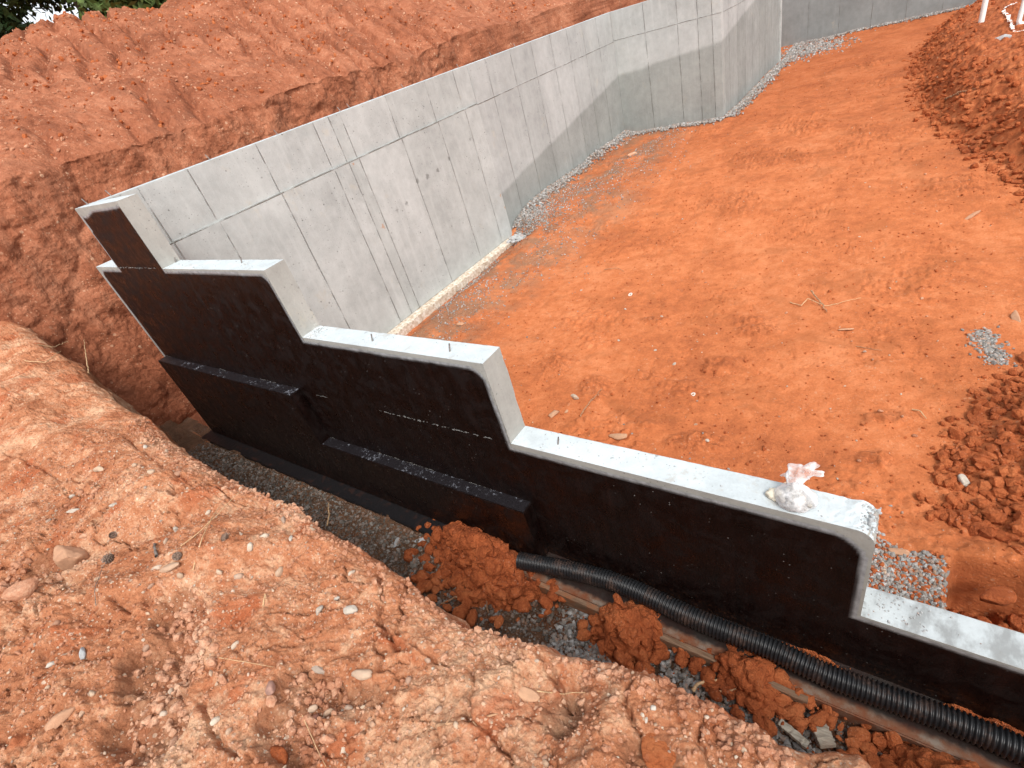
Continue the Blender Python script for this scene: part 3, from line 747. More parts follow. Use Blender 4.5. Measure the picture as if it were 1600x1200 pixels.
ROCKS = {sub: [rock_shape(sub, 50 + i, angular=r_) for i, r_ in enumerate([.9, .5, .2, .7, 1, .3, .6, .8])] for sub in (1, 2, 3)}
def rotm(r, tilt=.5):
    a, b, c = r.uniform(0, 2 * PI), r.normal(0, tilt), r.normal(0, tilt)
    ca, sa, cb, sb, cc, sc = math.cos(a), math.sin(a), math.cos(b), math.sin(b), math.cos(c), math.sin(c)
    return np.array([[ca, -sa, 0], [sa, ca, 0], [0, 0, 1]]) @ np.array([[1, 0, 0], [0, cb, -sb], [0, sb, cb]]) @ np.array([[cc, 0, sc], [0, 1, 0], [-sc, 0, cc]])
def bake_rocks(name, locs, sizes, mat, parent=None, sub=1, seed=0, tilt=.5, sink=.3, smooth=False):
    r = np.random.default_rng(seed); VV, FF = [], []; k = 0
    lib = ROCKS[sub]
    for p, s_ in zip(locs, sizes):
        V, Fc = lib[r.integers(len(lib))]
        VV.append((V @ rotm(r, tilt).T) * s_ + np.array(p) + np.array([0, 0, s_ * (.5 - sink)])); FF.append(Fc + k); k += len(V)
    return mesh_np(name, np.concatenate(VV), np.concatenate(FF), mat, parent, smooth=smooth)
rock_me = {}
def rock_obj(name, loc, size, mat, label, cat, group=None, sub=3, shape=None, rotz=None, flat=None, angular=.6, seed=0, sink=.25, tilt=.25, smooth=True):
    key = (sub, seed % 8, round(angular, 1), flat, mat.name)
    if key not in rock_me:
        V, Fc = rock_shape(sub, 300 + seed % 8 * 7, angular, .2, flat or .6)
        me = bpy.data.meshes.new(name)
        me.from_pydata(V.tolist(), [], Fc.tolist()); me.materials.append(mat)
        for p in me.polygons: p.use_smooth = smooth
        rock_me[key] = me
    o = bpy.data.objects.new(name, rock_me[key]); C.objects.link(o)
    o.location = (loc[0], loc[1], loc[2] + size * (.5 - sink) * (flat or .6))
    rr = random.Random(seed * 31 + int(abs(loc[0]) * 1000))
    o.rotation_euler = (rr.gauss(0, tilt), rr.gauss(0, tilt), rotz if rotz is not None else rr.uniform(0, 2 * PI))
    sc = shape or (1, 1, 1); o.scale = (size * sc[0], size * sc[1], size * sc[2])
    return tag(o, label, cat, group)

# gravel ------------------------------------------------------------
def gravel(name, gen, n, smin, smax, seed, hfun, mat=None, tilt=.8, sub=1, smooth=False, zoff=0):
    r = np.random.default_rng(seed); L, S_ = [], []
    while len(L) < n:
        p = gen(r)
        if p is None: n -= 1; continue
        s_ = smin + (smax - smin) * r.uniform() ** (5 if smax / smin > 8 else 2.2)
        L.append((p[0], p[1], hfun(p[0], p[1]) + zoff)); S_.append(s_)
    o = bake_rocks(name, L, S_, mat or m_gravel, sub=sub, seed=seed, tilt=tilt, smooth=smooth); o['kind'] = 'stuff'; return o
def along(pts, w):
    P = np.array(pts, float); d = np.linalg.norm(np.diff(P[:, :2], axis=0), axis=1); cum = np.concatenate([[0], np.cumsum(d)])
    def g(r):
        t = r.uniform(0, cum[-1]); i = min(np.searchsorted(cum, t, 'right') - 1, len(d) - 1); f = (t - cum[i]) / d[i]
        q = P[i] + (P[i + 1] - P[i]) * f; n_ = np.array([-(P[i + 1] - P[i])[1], (P[i + 1] - P[i])[0]]) / d[i]
        o_ = abs(r.normal(0, w)); return q[0] + n_[0] * o_ * -1, q[1] + n_[1] * o_ * -1
    return g
# strip at the foot of the far pours (offset to the right-hand / room side)
gravel('gravel', along([(-7.07, 9.05), (-7.07, 15.4), (-4.25, 15.4), (-4.22, 22.4), (-4.4, 25.5), (.9, 25.5)], .15), 8500, .018, .05, 501, ground_h, zoff=.02)
gravel('gravel', lambda r: (r.normal(-3.6, .55), r.normal(23.7, .85)), 1500, .025, .06, 502, ground_h)
def sparse(r):
    y = r.uniform(4.2, 15.0); x = -7.0 + abs(r.normal(0, 1.0)); 
    return (x, y) if x < -3.6 and vnoise(np.array([x * 1.6]), np.array([y * 1.1]), np.array([3.]))[0] > -.15 else None
gravel('gravel', sparse, 9000, .006, .026, 503, ground_h)
gravel('gravel', lambda r: (-6.95 + abs(r.normal(0, .35)), r.normal(9.3, .35)), 1300, .01, .035, 504, ground_h)
def nearend(r):
    x = r.uniform(.08, .60); y = r.uniform(2.2, 3.0); x += abs(r.normal(0, .05)) * (r.uniform() < .3); y += r.normal(0, .16) * (r.uniform() < .3)
    return (x, y) if y < 3.1 - (x - .05) * .35 + .2 * vnoise(np.array([x * 9.]), np.array([y * 9.]), np.array([1.]))[0] and x < .60 + (y - 2.5) * .1 and y > 2.21 else None
gravel('dirt_crumbs', nearend, 500, .008, .03, 530, ground_h, mat=m_clod)
gravel('gravel', nearend, 2500, .008, .026, 505, ground_h)
def smallpatch(r):
    t = r.uniform(-1, 1); q0, q1 = at(1535, 515, 2, -3.58), at(1562, 562, 2, -3.58)
    c = (q0 + q1) / 2 + (q1 - q0) / 2 * t; return c[0] + r.normal(0, .03 + .06 * r.uniform() ** 2), c[1] + r.normal(0, .05)
gravel('gravel', smallpatch, 420, .012, .03, 506, ground_h)
def inside_wall(r):
    x = r.uniform(-2.6, .3); y = 2.3 + abs(r.normal(0, .5)); return (x, y) if vnoise(np.array([x * 3.]), np.array([y * 3.]), np.array([8.]))[0] > .2 else None
gravel('gravel', inside_wall, 900, .006, .02, 507, ground_h)
# gravel in the trench
def tr(r):
    x = r.uniform(-7.9, 1.3); y = r.uniform(1.15, 1.70)
    return (x, y) if vnoise(np.array([x * 1.8]), np.array([y * 2.5]), np.array([5.]))[0] > -.6 else None
gravel('gravel', tr, 12500, .005, .030, 508, trench_h, mat=m_gravel_d)
gravel('gravel', lambda r: (r.uniform(-1.75, -1.15), r.uniform(1.3, 1.7)), 700, .014, .036, 509, trench_h, zoff=.01)
gravel('gravel', lambda r: (r.uniform(-.95, .0), r.uniform(1.35, 1.7)), 700, .014, .036, 510, trench_h, zoff=.01)
# loose dirt crumbs over the pit floor
def fl(r):
    y = 2.3 + 18 * r.uniform() ** 1.6; x = r.uniform(-6.9, .9)
    return (x, y)
gravel('dirt_crumbs', fl, 9000, .004, .020, 511, ground_h, mat=m_clod)
def flp(r):
    y = 2.3 + 18 * r.uniform() ** 1.6; x = r.uniform(-6.9, .9); return (x, y)
gravel('grit', flp, 900, .004, .016, 512, ground_h, mat=m_pebble)
# crumbs & grit on the near bank
def bk(r):
    x = -.1 - 4.5 * r.uniform() ** 1.3; e = np.interp(x, ex, ey); y = e - 1.35 * r.uniform() ** .9 - .01
    return (x, y)
gravel('dirt_crumbs', bk, 16000, .0018, .011, 513, bank_h, mat=m_clod_p)
gravel('grit', bk, 3600, .002, .0095, 514, bank_h, mat=m_pebble, sub=1)
def holl(r):
    px, py, rx = [(300,985,.16),(285,1060,.16),(265,1135,.15),(330,1030,.1),(495,1085,.10),(470,1160,.12),(60,905,.16),(30,930,.16)][r.integers(8)]
    q = bank_at(px, py); return q[0] + r.normal(0, rx * .5), q[1] + r.normal(0, rx * .38)
gravel('dirt_crumbs', holl, 1300, .003, .026, 515, bank_h, mat=m_clod_p, sub=2)
def bedge(r):
    x = -.05 - 4.5 * r.uniform() ** 1.3; e = np.interp(x, ex, ey); return x, e - abs(r.normal(0, .06)) - .005
gravel('dirt_crumbs', bedge, 1800, .003, .020, 521, bank_h, mat=m_clod_p, sub=1)
# grit on the hillside
def hs_h(x, y):
    j = int(np.clip(np.searchsorted(cy, y), 1, len(cy) - 1)); i = int(np.argmin(np.abs(Xc[j, 240:] - x))) + 240; return float(Zc[j, i])
def hsg(r): return (-9.7 - 6.8 * r.uniform(), 1.5 + 16 * r.uniform())
gravel('grit', hsg, 2200, .012, .045, 516, hs_h, mat=m_clod_p)
gravel('dirt_crumbs', hsg, 1500, .02, .07, 519, hs_h, mat=m_clod)
# spoil on the right: clods as stuff
def sp1(r):
    y = 3.0 + 22 * r.uniform() ** 1.7; e = np.interp(y, SY, SX); x = e + abs(r.normal(0, .6)) - .22 * r.uniform() ** 2
    if 5.5 < y < 7.3 and r.uniform() < .75: return None
    if abs(r.normal()) < .5 and x > e + .8: return None
    return (x, y)
gravel('dirt_clods', sp1, 10000, .006, .085, 517, ground_h, mat=m_clod, sub=1)
def pitc(r): return (r.uniform(.62, 1.5), r.uniform(2.25, 2.95))
gravel('dirt_clods', pitc, 420, .014, .085, 518, ground_h, mat=m_clod, sub=2)

# ------------------------------------------------------------------ heaps of spilled clay over the drain
def heap(cx, cy_, rx, ry, h, base, seed, label, n=2600, smax=.07):
    root = empty('dirt_heap', (cx, cy_, base), label, 'dirt heap', 'heaps of spilled clay beside the drain pipe')
    g = np.linspace(-1.25, 1.25, 110); U, V_ = np.meshgrid(g, g, indexing='ij')
    Xh, Yh = cx + U * rx, cy_ + V_ * ry
    r_ = np.hypot(U, V_) + fbm(U * 1.6, V_ * 1.6, 0, 5, seed, .6) * .85
    Z = base - .05 + h * np.clip(1.0 - r_, -.2, None) + sm(1.2, .8, r_) * (fbm(Xh * 8, Yh * 8, 0, 4, seed + 1, .55) * .05 + lumps(Xh, Yh, 6, seed + 2, 1.) * .03)
    mesh_np('mound', np.stack([Xh, Yh, Z], -1).reshape(-1, 3), grid_faces(110, 110)[:, ::-1].copy(), m_clod, root)
    r = np.random.default_rng(seed); L, S_ = [], []
    for _ in range(n):
        a = r.uniform(0, 2 * PI); q = min(1.6, abs(r.normal(0, .72))); u_, w_ = q * math.cos(a), q * math.sin(a)
        i, j = np.searchsorted(g, u_), np.searchsorted(g, w_)
        zz = Z[i, j] if i < 110 and j < 110 else base
        if cy_ + w_ * ry > 1.98: continue
        L.append((cx + u_ * rx, cy_ + w_ * ry, max(zz, base + .02))); S_.append(.003 + (smax - .003) * r.uniform() ** 7)
    o = bake_rocks('clods', L, S_, m_clod, root, sub=2, seed=seed, tilt=.8); o['kind'] = 'stuff'
    return root
heap(-2.62, 1.72, .52, .32, .36, -3.72, 601, 'largest heap of red clay clods covering the upper end of the black drain pipe', 5000, .09)
heap(-1.20, 1.68, .24, .24, .30, -3.74, 611, 'red clay heap against the pipe topped by one big flat clod, second from the left')
heap(-.42, 1.70, .27, .17, .24, -3.72, 621, 'crumbly red clay heap on the form board below the middle of the pipe')
heap(.55, 1.58, .42, .22, .26, -3.75, 631, 'red clay heap at the bottom edge of the photo beside the pipe')
heap(-.10, 1.96, .42, .07, .10, -3.66, 641, 'thin strip of red clay between the pipe and the tarred wall, nearer the middle', 160, .02)
heap(.72, 1.965, .36, .06, .09, -3.66, 651, 'thin strip of red clay between the pipe and the tarred wall, at the lower right', 120, .02)

# ------------------------------------------------------------------ drain pipe
def tube(path, rad, seg=12, name='tube', mat=None, parent=None, close=True, radf=None):
    P = np.array(path, float); n = len(P)
    T = np.gradient(P, axis=0); T /= np.linalg.norm(T, axis=1)[:, None]
    up = np.array([0, 0, 1.]) if abs(T[0][2]) < .9 else np.array([1., 0, 0])
    A = np.cross(T, up); A /= np.linalg.norm(A, axis=1)[:, None]; B = np.cross(A, T)
    ang = np.linspace(0, 2 * PI, seg, endpoint=False)
    R_ = np.full(n, rad) if radf is None else radf
    V = P[:, None] + R_[:, None, None] * (np.cos(ang)[None, :, None] * A[:, None] + np.sin(ang)[None, :, None] * B[:, None])
    i = np.arange(n - 1)[:, None] * seg; j = np.arange(seg)[None]; j2 = (j + 1) % seg
    Fq = np.stack([(i + j).ravel(), (i + j2).ravel(), (i + seg + j2).ravel(), (i + seg + j).ravel()], 1)
    return V.reshape(-1, 3), Fq
def spline(pts, step):
    P = np.array(pts, float); d = np.concatenate([[0], np.cumsum(np.linalg.norm(np.diff(P, axis=0), axis=1))])
    t = np.arange(0, d[-1], step); Q = np.stack([np.interp(t, d, P[:, k]) for k in range(3)], 1)
    w = max(1, int(.25 / step)); ker = np.hanning(2 * w + 3); ker /= ker.sum()
    if len(Q) < 4 * w: return Q
    Qp = np.concatenate([2 * Q[0] - Q[w + 1:0:-1], Q, 2 * Q[-1] - Q[-2:-w - 3:-1]])
    return np.stack([np.convolve(Qp[:, k], ker, 'valid') for k in range(3)], 1)[:len(Q)]
CP = [(812, 876), (890, 890), (950, 903), (1000, 925), (1060, 955), (1130, 985), (1200, 1010), (1290, 1055), (1400, 1095), (1500, 1130), (1590, 1170)]
pp = [at(x, y, 2, -3.555) for x, y in CP]; pp.append(pp[-1] + (pp[-1] - pp[-3]) * 1.2)
for p in pp: p[1] = min(p[1], 1.905)
path = spline(pp, .004)
t = np.arange(len(path)) * .004
prof = .0665 + .0060 * np.tanh(2.6 * np.cos(2 * PI * t / .0235))
V, Fq = tube(path, .07, 28, radf=prof)
o = mesh_np('drain_pipe', V, Fq, m_pipe); tag(o, 'black corrugated drain pipe lying along the foot of the tarred wall', 'pipe')

# ------------------------------------------------------------------ form boards
def board(p0, p1, w, h, mat, name, label, seed, group=None, cat='board'):
    p0, p1 = np.array(p0), np.array(p1); d = p1 - p0; L = np.linalg.norm(d); r = np.random.default_rng(seed)
    bm = bmesh.new(); bmesh.ops.create_cube(bm, size=1)
    for v in bm.verts: v.co = Vector((v.co.x * L, v.co.y * w, v.co.z * h))
    bmesh.ops.subdivide_edges(bm, edges=[e for e in bm.edges if abs(e.verts[0].co.x - e.verts[1].co.x) > L * .5], cuts=14, use_grid_fill=True)
    for v in bm.verts:
        v.co += Vector((0, r.normal(0, .0012), r.normal(0, .0012)))
        if abs(v.co.x) > L * .49: v.co.x += r.normal(0, .003)
    bmesh.ops.bevel(bm, geom=[e for e in bm.edges if len(e.link_faces) == 2 and e.calc_face_angle() > 1], offset=min(w, h) * .08, segments=1, affect='EDGES')
    me = bpy.data.meshes.new(name); bm.to_mesh(me); bm.free(); me.materials.append(mat)
    o = bpy.data.objects.new(name, me); C.objects.link(o)
    o.location = (p0 + p1) / 2; o.rotation_euler = Vector(d).to_track_quat('X', 'Z').to_euler()
    return tag(o, label, cat, group)
G = 'form boards along the footing'
board((-9.0, 1.83, -3.78), (-7.75, 1.70, -3.72), .03, .12, m_wood, 'form_board', 'muddy form board at the far left end of the trench', 1, G)
q0, q1 = at(868, 912, 2, -3.66), at(935, 945, 2, -3.66)
board((-2.0, 1.695, -3.70), (-1.1, 1.695, -3.70), .04, .12, m_wood, 'form_board', 'short brown form board between the first two clay heaps', 3, G)
board((-1.05, 1.695, -3.70), (-.09, 1.690, -3.70), .04, .12, m_wood, 'form_board', 'brown form board below the pipe ending at a sawn end', 4, G)
q = at(1286, 1147, 2, -3.70)
board((q[0] - .035, q[1] + .055, -3.72), (q[0] + .035, q[1] - .055, -3.70), .085, .03, m_woodg, 'wood_block', 'small pale sawn wood block lying in the trench gravel', 5, cat='wood block')
q0, q1 = at(1218, 1128, 2, -3.70), at(1262, 1165, 2, -3.70)
board(q0, q1, .045, .03, m_woodg, 'wood_stake', 'grey weathered plank end poking out past the bank edge', 6, cat='stake')

# ------------------------------------------------------------------ rebar stubs on the wall top (cast in: parts of the wall)
def stub(base, tip, r=.006):
    p = np.linspace(np.array(base) - (np.array(tip) - np.array(base)) * .05, tip, 6); V, Fq = tube(p, r, 8)
    cap = len(V) - 8
    o = mesh_np('rebar_stub', V, Fq, m_steel, fw); return o
for (px, py, tx_, ty_, z) in [(582,533,573,520,-1.68),(703,549,696,534,-1.68),(872,694,869,678,-2.385),(378,411,370,400,-1.04),(275,410,270,401,-1.04)]:
    b0 = at(px, py, 2, z); up = .06 if z < -1.5 else .05
    stub(b0, (b0[0] + .012, b0[1] + .01, z + up))
for i, (px, py) in enumerate([(137, 318), (173, 304), (326, 245), (432, 205), (530, 168), (545, 164), (630, 135), (717, 106), (768, 88), (806, 76), (880, 52)]):
    q = at(px, py, 2, -.345); yv = q[1]
    yv = at(px, py, 0, -7.22)[1]
    stub((-7.22, yv, -.345), (-7.235, yv - .02, -.345 + (.075 if i < 2 else .07)), .006)
# loose bits on the wall top near step 3
# ------------------------------------------------------------------ named rocks and stones
rc = 0
def on_surface(px, py, hfun, z0):
    z = z0
    for _ in range(8):
        q = at(px, py, 2, z); z = hfun(q[0], q[1]) * .7 + z * .3
    return at(px, py, 2, z)
# ------------------------------------------------------------------ PVC standpipes
def standpipe(px, py, z, h, lean, label, elbow=False, R_=.045):
    b0 = on_surface(px, py, ground_h, z)
    root = empty('standpipe', b0, label, 'pipe')
    V, Fq = tube(np.array([b0 + np.array([0, 0, -.2]), b0, b0 + np.array([lean[0] * h * .5, lean[1] * h * .5, h * .5]), b0 + np.array([lean[0] * h, lean[1] * h, h])]), R_, 20)
    mesh_np('riser', V, Fq, m_pvc, root)
    if elbow:
        V, Fq = tube(np.array([b0 + np.array([0, 0, .25]), b0 + np.array([0, 0, .06]), b0 + np.array([.03, -.01, .0]), b0 + np.array([.12, -.02, -.02])]), R_ * 1.25, 20); mesh_np('elbow', V, Fq, m_pvc, root)
        V, Fq = tube(np.array([b0 + np.array([.1, -.02, -.02]), b0 + np.array([1.6, -.2, -.05])]), R_, 20); mesh_np('branch', V, Fq, m_pvc, root)
    return root
standpipe(1533, 35, -2.95, 2.4, (.0, .0), 'white plastic standpipe rising from the red dirt at the top edge, left of the other', R_=.055)
standpipe(1591, 38, -2.75, 2.2, (0, 0), 'white plastic pipe with an elbow at the top right corner', elbow=True, R_=.034)

# painted dashed lines on the dirt
def marks():
    V, Fc = [], []
    segs = [((1567, 19), (1582, 49), .030, 10), ((1568, 17), (1590, 8), .018, 5), ((1583, 51), (1600, 51), .018, 4)]
    r = np.random.default_rng(5)
    for a, b_, w, n in segs:
        a, b_ = on_surface(*a, ground_h, -2.85), on_surface(*b_, ground_h, -2.85); d = (b_ - a) / np.linalg.norm(b_ - a); nrm = np.array([-d[1], d[0], 0])
        for i in range(n):
            t0, t1 = (i + .1) / n, (i + .85) / n; L = np.linalg.norm(b_ - a)
            for k in range(6):
                tt = t0 + (t1 - t0) * k / 6; c = a + (b_ - a) * tt; c1 = a + (b_ - a) * (tt + (t1 - t0) / 6)
                ww = w * r.uniform(.6, 1.2); idx = len(V)
                for P_, s_ in ((c, -1), (c, 1), (c1, 1), (c1, -1)):
                    q = P_ + nrm * ww * s_; V.append((q[0], q[1], ground_h(q[0], q[1]) + .035))
                Fc.append((idx, idx + 1, idx + 2, idx + 3))
    o = mesh_np('ground_marking', V, Fc, m_chalk, smooth=False); tag(o, kind='structure')
marks()

def bank_rock(px, py, w, label, mat=m_pebble, seed=0, shape=(1, .75, .8), rotz=None, angular=.5, group=None, name='stone', cat='stone', flat=.8, sink=.22):
    q = on_surface(px, py, bank_h, -1.6); depth = -(q @ W3)[2]; size = w / 2 * depth / F
    return rock_obj(name, q, size, mat, label, cat, group, seed=seed, shape=shape, rotz=rotz, angular=angular, flat=flat, sink=sink)
def floor_rock(px, py, w, label, mat=m_clod_p, seed=0, shape=(1, .75, .8), angular=.6, group=None, name='stone', cat='stone', z0=-3.55, rotz=None, flat=.6, hf=ground_h):
    q = on_surface(px, py, hf, z0); depth = -(q @ W3)[2]; size = w / 2 * depth / F
    return rock_obj(name, q, size, mat, label, cat, group, seed=seed, shape=shape, angular=angular, rotz=rotz, flat=flat)
m_bigrock = stone_mat('tan_layered_rock', [(.46, .25, .15), (.52, .30, .18)])
def layered_rock(px, py, w, label):
    q = on_surface(px, py, bank_h, -1.6); R_ = w / 2 * -(q @ W3)[2] / F
    V, Fc = rock_shape(4, 77, 1., .12, .85)
    ax = np.array([.35, .5, .79]); t_ = V @ ax * 7 + fbm(V[:, 0] * 3, V[:, 1] * 3, V[:, 2] * 3, 3, 78) * 1.6
    V = V * (1 + .07 * (t_ - np.floor(t_)) + .05 * fbm(V[:, 0] * 9, V[:, 1] * 9, V[:, 2] * 9, 3, 79))[:, None]
    V = V * R_ * np.array([1.1, .95, 1.]) + q + np.array([0, 0, R_ * .3])
    o = mesh_np('rock', V, Fc, m_bigrock); tag(o, label, 'rock')
layered_rock(119, 876, 60, 'large tan layered rock beside the pine cone on the foreground bank')
bank_rock(36, 928, 52, 'broken tan clod at the left edge below the large rock', m_clod_p, 2, name='dirt_clod', cat='clod')
bank_rock(500, 1047, 34, 'flat wedge-shaped cream stone in the middle of the foreground bank', m_pebble, 3, (1.1, .6, .5), .1, .9)
bank_rock(567, 1055, 32, 'oval cream stone right of the wedge-shaped one', m_pebble, 4, (1.1, .6, .6), .5, .2)
bank_rock(549, 955, 30, 'white stone with grey specks high in the middle of the bank', m_white, 5, (.9, .75, .7), .4, .3)
bank_rock(499, 955, 20, 'white speckled pebble just left of the larger speckled stone', m_white, 6)
bank_rock(270, 890, 40, 'long pale slab of stone below the rope tangle on the bank', m_pebble, 7, (1.3, .45, .45), .5, .8)
bank_rock(246, 890, 22, 'short pale stone at the left end of the long slab', m_pebble, 0)
bank_rock(822, 1085, 44, 'pale angular slab crossed by a straw in the foreground bank', m_bigrock, 2, (1.1, .7, .4), .3, .9)
bank_rock(131, 1023, 22, 'grey oval pebble on the left of the bank', m_greyrock, 3, (1, .7, .7))
bank_rock(424, 1077, 28, 'round purplish brown stone near the dark hollow', simple('purple_stone', (.30, .17, .13), .8, .3, .3, 30), 5, (1, .8, .7), angular=.2)
bank_rock(100, 1125, 46, 'pale lumpy clod low at the left of the bank', m_bigrock, 4, (1, .7, .7), name='dirt_clod', cat='clod')
bank_rock(350, 1065, 24, 'small brown stone at the right rim of the hollow', m_clod_p, 6)
bank_rock(1035, 1175, 70, 'flat brick-red clay patch at the bottom edge of the bank', m_clod, 1, (1.1, 1, .3), angular=.3, name='dirt_clod', cat='clod', sink=.5)
bank_rock(438, 1185, 52, 'brick-red clay clod at the bottom edge near the roots', m_clod, 3, (1, .9, .5), angular=.6, name='dirt_clod', cat='clod')
bank_rock(496, 1125, 24, 'dark purple clod in the small hollow', simple('dark_clod', (.16, .07, .05), .9, .2, .3, 40), 5, name='dirt_clod', cat='clod')
bank_rock(180, 790, 14, 'upright narrow white pebble upper left on the bank', m_white, 2, (1.3, .6, .6), 1.4)
bank_rock(116, 800, 20, 'pinkish white stone above the large tan rock', m_white, 4, (1, .6, .6), .9)
bank_rock(155, 735, 24, 'pinkish stone half buried high on the left of the bank', m_pebble, 3, (1.1, .7, .6), .2)
bank_rock(455, 842, 12, 'small smooth white pebble near the trench edge', m_white, 1, (1.2, .7, .7), angular=.1)
bank_rock(1010, 1125, 10, 'round white pebble near the lower trench edge', m_white, 0, angular=.1)
rr = random.Random(3)
for i in range(170):
    x = -.15 - 3.6 * rr.random() ** 1.25; e = float(np.interp(x, ex, ey)); y = e - .03 - 1.15 * rr.random()
    z = bank_h(x, y); px, py = pix((x, y, z))
    if not (-20 < px < 1620 and py < 1215): continue
    pale = rr.random() < .6
    s_ = rr.uniform(.006, .015) * (1.25 if rr.random() < .12 else 1) * (1 + .25 * abs(x))
    mt = m_pebble if pale else (m_white if rr.random() < .3 else m_clod_p)
    rock_obj('pebble', (x, y, z), s_, mt, {'pale_pebbles': 'small tan pebble pressed into the dry foreground bank', 'white_quartz': 'small white quartz pebble pressed into the foreground bank', 'pale_crust_clods': 'small reddish lump stuck to the dry foreground bank'}[mt.name],  'pebble', 'pebbles in the foreground bank', sub=2, seed=i % 8, angular=[.2, .5, .8][i % 3], shape=(1, rr.uniform(.65, .95), .85), flat=.85, sink=.3)
# pit floor
floor_rock(1562, 65, 26, 'grey broken concrete chunk on the dirt pile at the upper right', m_greyrock, 2, (1.2, .8, .9), .9, name='concrete_chunk', cat='concrete chunk', z0=-2.9)
floor_rock(1507, 754, 26, 'round whitish rock at the foot of the near dirt pile', m_white, 1, (1, .85, .8), .5, name='rock', cat='rock', z0=-3.4)
floor_rock(1489, 757, 15, 'small orange clod touching the whitish rock', m_clod, 4, name='dirt_clod', cat='clod', z0=-3.4)
floor_rock(988, 243, 20, 'brown broken stone on the floor near the corner of the side wall', m_clod_p, 3, (1.2, .6, .6))
floor_rock(866, 648, 22, 'tan wedge stone behind the third step of the wall', m_bigrock, 5, (1.1, .7, .7))
floor_rock(885, 644, 9, 'little tan stone touching the wedge stone', m_bigrock, 2)
floor_rock(898, 622, 20, 'pinkish stone above the tan wedge stone', m_pebble, 6, (1.1, .6, .6))
floor_rock(966, 683, 28, 'flat brown stone right behind the wall top', m_bigrock, 4, (1.2, .7, .6))
floor_rock(720, 507, 13, 'yellowish stone near the foot of the side wall', m_bigrock, 1)
floor_rock(1323, 516, 20, 'flat orange stone in the middle of the pit floor', m_bigrock, 6, (1.2, .7, .3))
floor_rock(1587, 498, 26, 'long flat tan clod at the right edge of the floor', m_bigrock, 2, (1.3, .6, .4))
floor_rock(1518, 339, 22, 'long pale clod at the right of the pit floor', m_bigrock, 3, (1.3, .5, .5))
floor_rock(1406, 864, 34, 'flat tan shard standing in the gravel by the wall end', m_bigrock, 5, (1.2, .55, .35), .9, z0=-3.5)
floor_rock(1380, 888, 24, 'pale shard in the gravel left of the tan shard', m_pebble, 1, (1.2, .6, .35), .9, z0=-3.5)
floor_rock(1572, 800, 30, 'broad red clod on the upper rim of the small pit', m_clod, 6, name='dirt_clod', cat='clod', z0=-3.4)
floor_rock(1556, 935, 66, 'biggest red clod lying inside the small pit', m_clod, 2, (1, .8, .6), .9, name='dirt_clod', cat='clod', z0=-3.7)
floor_rock(1525, 657, 34, 'flat pinkish red clod near the foot of the near dirt pile', m_clod, 1, (1.2, .8, .4), name='dirt_clod', cat='clod', z0=-3.4)
for i, (px, py, w_) in enumerate([(1540,770,24),(1497,700,20),(1590,640,24),(1560,700,22),(1585,735,22),(1530,720,18),(1515,680,16),(1560,590,18),(1590,595,22),(1520,770,18),(1550,810,20),(1590,860,24),(1592,825,22),(1540,745,14),(1575,665,18)]):
    floor_rock(px, py, w_, 'red clay clod on the near spoil pile at the right edge', m_clod, i, (1.1, .8, .7), [.4, .7, .9][i % 3], 'clods on the near spoil pile', 'dirt_clod', 'clod', z0=-3.3)
for i, (px, py, w_) in enumerate([(1500,130,14),(1475,150,10),(1540,245,12),(1583,262,14),(1560,225,12),(1510,190,10),(1592,180,14),(1550,150,12),(1480,95,10),(1590,285,16),(1530,100,12),(1578,200,12)]):
    floor_rock(px, py, w_, 'red clay clod on the far spoil pile at the upper right', m_clod, i, (1.1, .8, .7), [.4, .7, .9][i % 3], 'clods on the far spoil pile', 'dirt_clod', 'clod', z0=-3.1)
for i in range(85):
    px, py = rr.uniform(680, 1480), rr.uniform(190, 760)
    q = on_surface(px, py, ground_h, -3.5)
    if not (-6.8 < q[0] < .4 and 2.4 < q[1] < 16): continue
    mt = [m_clod_p, m_pebble, m_clod, m_white][[0, 0, 1, 2, 2, 3][i % 6]]
    rock_obj('stone', q, rr.uniform(.012, .028), mt, {'pale_crust_clods': 'small pinkish clod lying loose on the red pit floor', 'pale_pebbles': 'small tan stone lying loose on the red pit floor', 'red_clods': 'small dark red clod lying loose on the red pit floor', 'white_quartz': 'small white stone lying loose on the red pit floor'}[mt.name], 'stone', 'small stones on the pit floor', sub=2, seed=i % 8, angular=.6)
# trench stones
for i, (px, py, w_, lb, mt) in enumerate([(657,845,18,'pale wet stone in the trench above the ring',m_greyrock),(1370,1118,16,'white chip of concrete in the lower trench',m_white),(1440,1170,34,'flat red clod in the gravel at the bottom edge',m_clod),(1400,1157,16,'dark red clod in the trench gravel',m_clod),(1311,1095,12,'orange chip beside the end of the form board',m_clod),(1225,1105,50,'broad red clay slab against the bank in the trench',m_clod),(852,955,20,'whitish broken block in the trench gravel',m_greyrock),(1084,1028,18,'light grey broken block in the gravel below the board',m_greyrock),(620,848,18,'flat grey stone in the dark part of the trench',m_greyrock)]):
    floor_rock(px, py, w_, lb, mt, i, (1.1, .75, .6), .8, name='stone' if mt is not m_clod else 'dirt_clod', cat='stone' if mt is not m_clod else 'clod', z0=-3.78, hf=trench_h)
q = at(972, 927, 2, -3.42)
rock_obj('dirt_clod', (q[0] - .02, q[1] - .04, -3.47), .07, m_clod, 'big flat-faced red clod on top of the second clay heap', 'clod', seed=3, shape=(1, .6, .9), angular=.8)

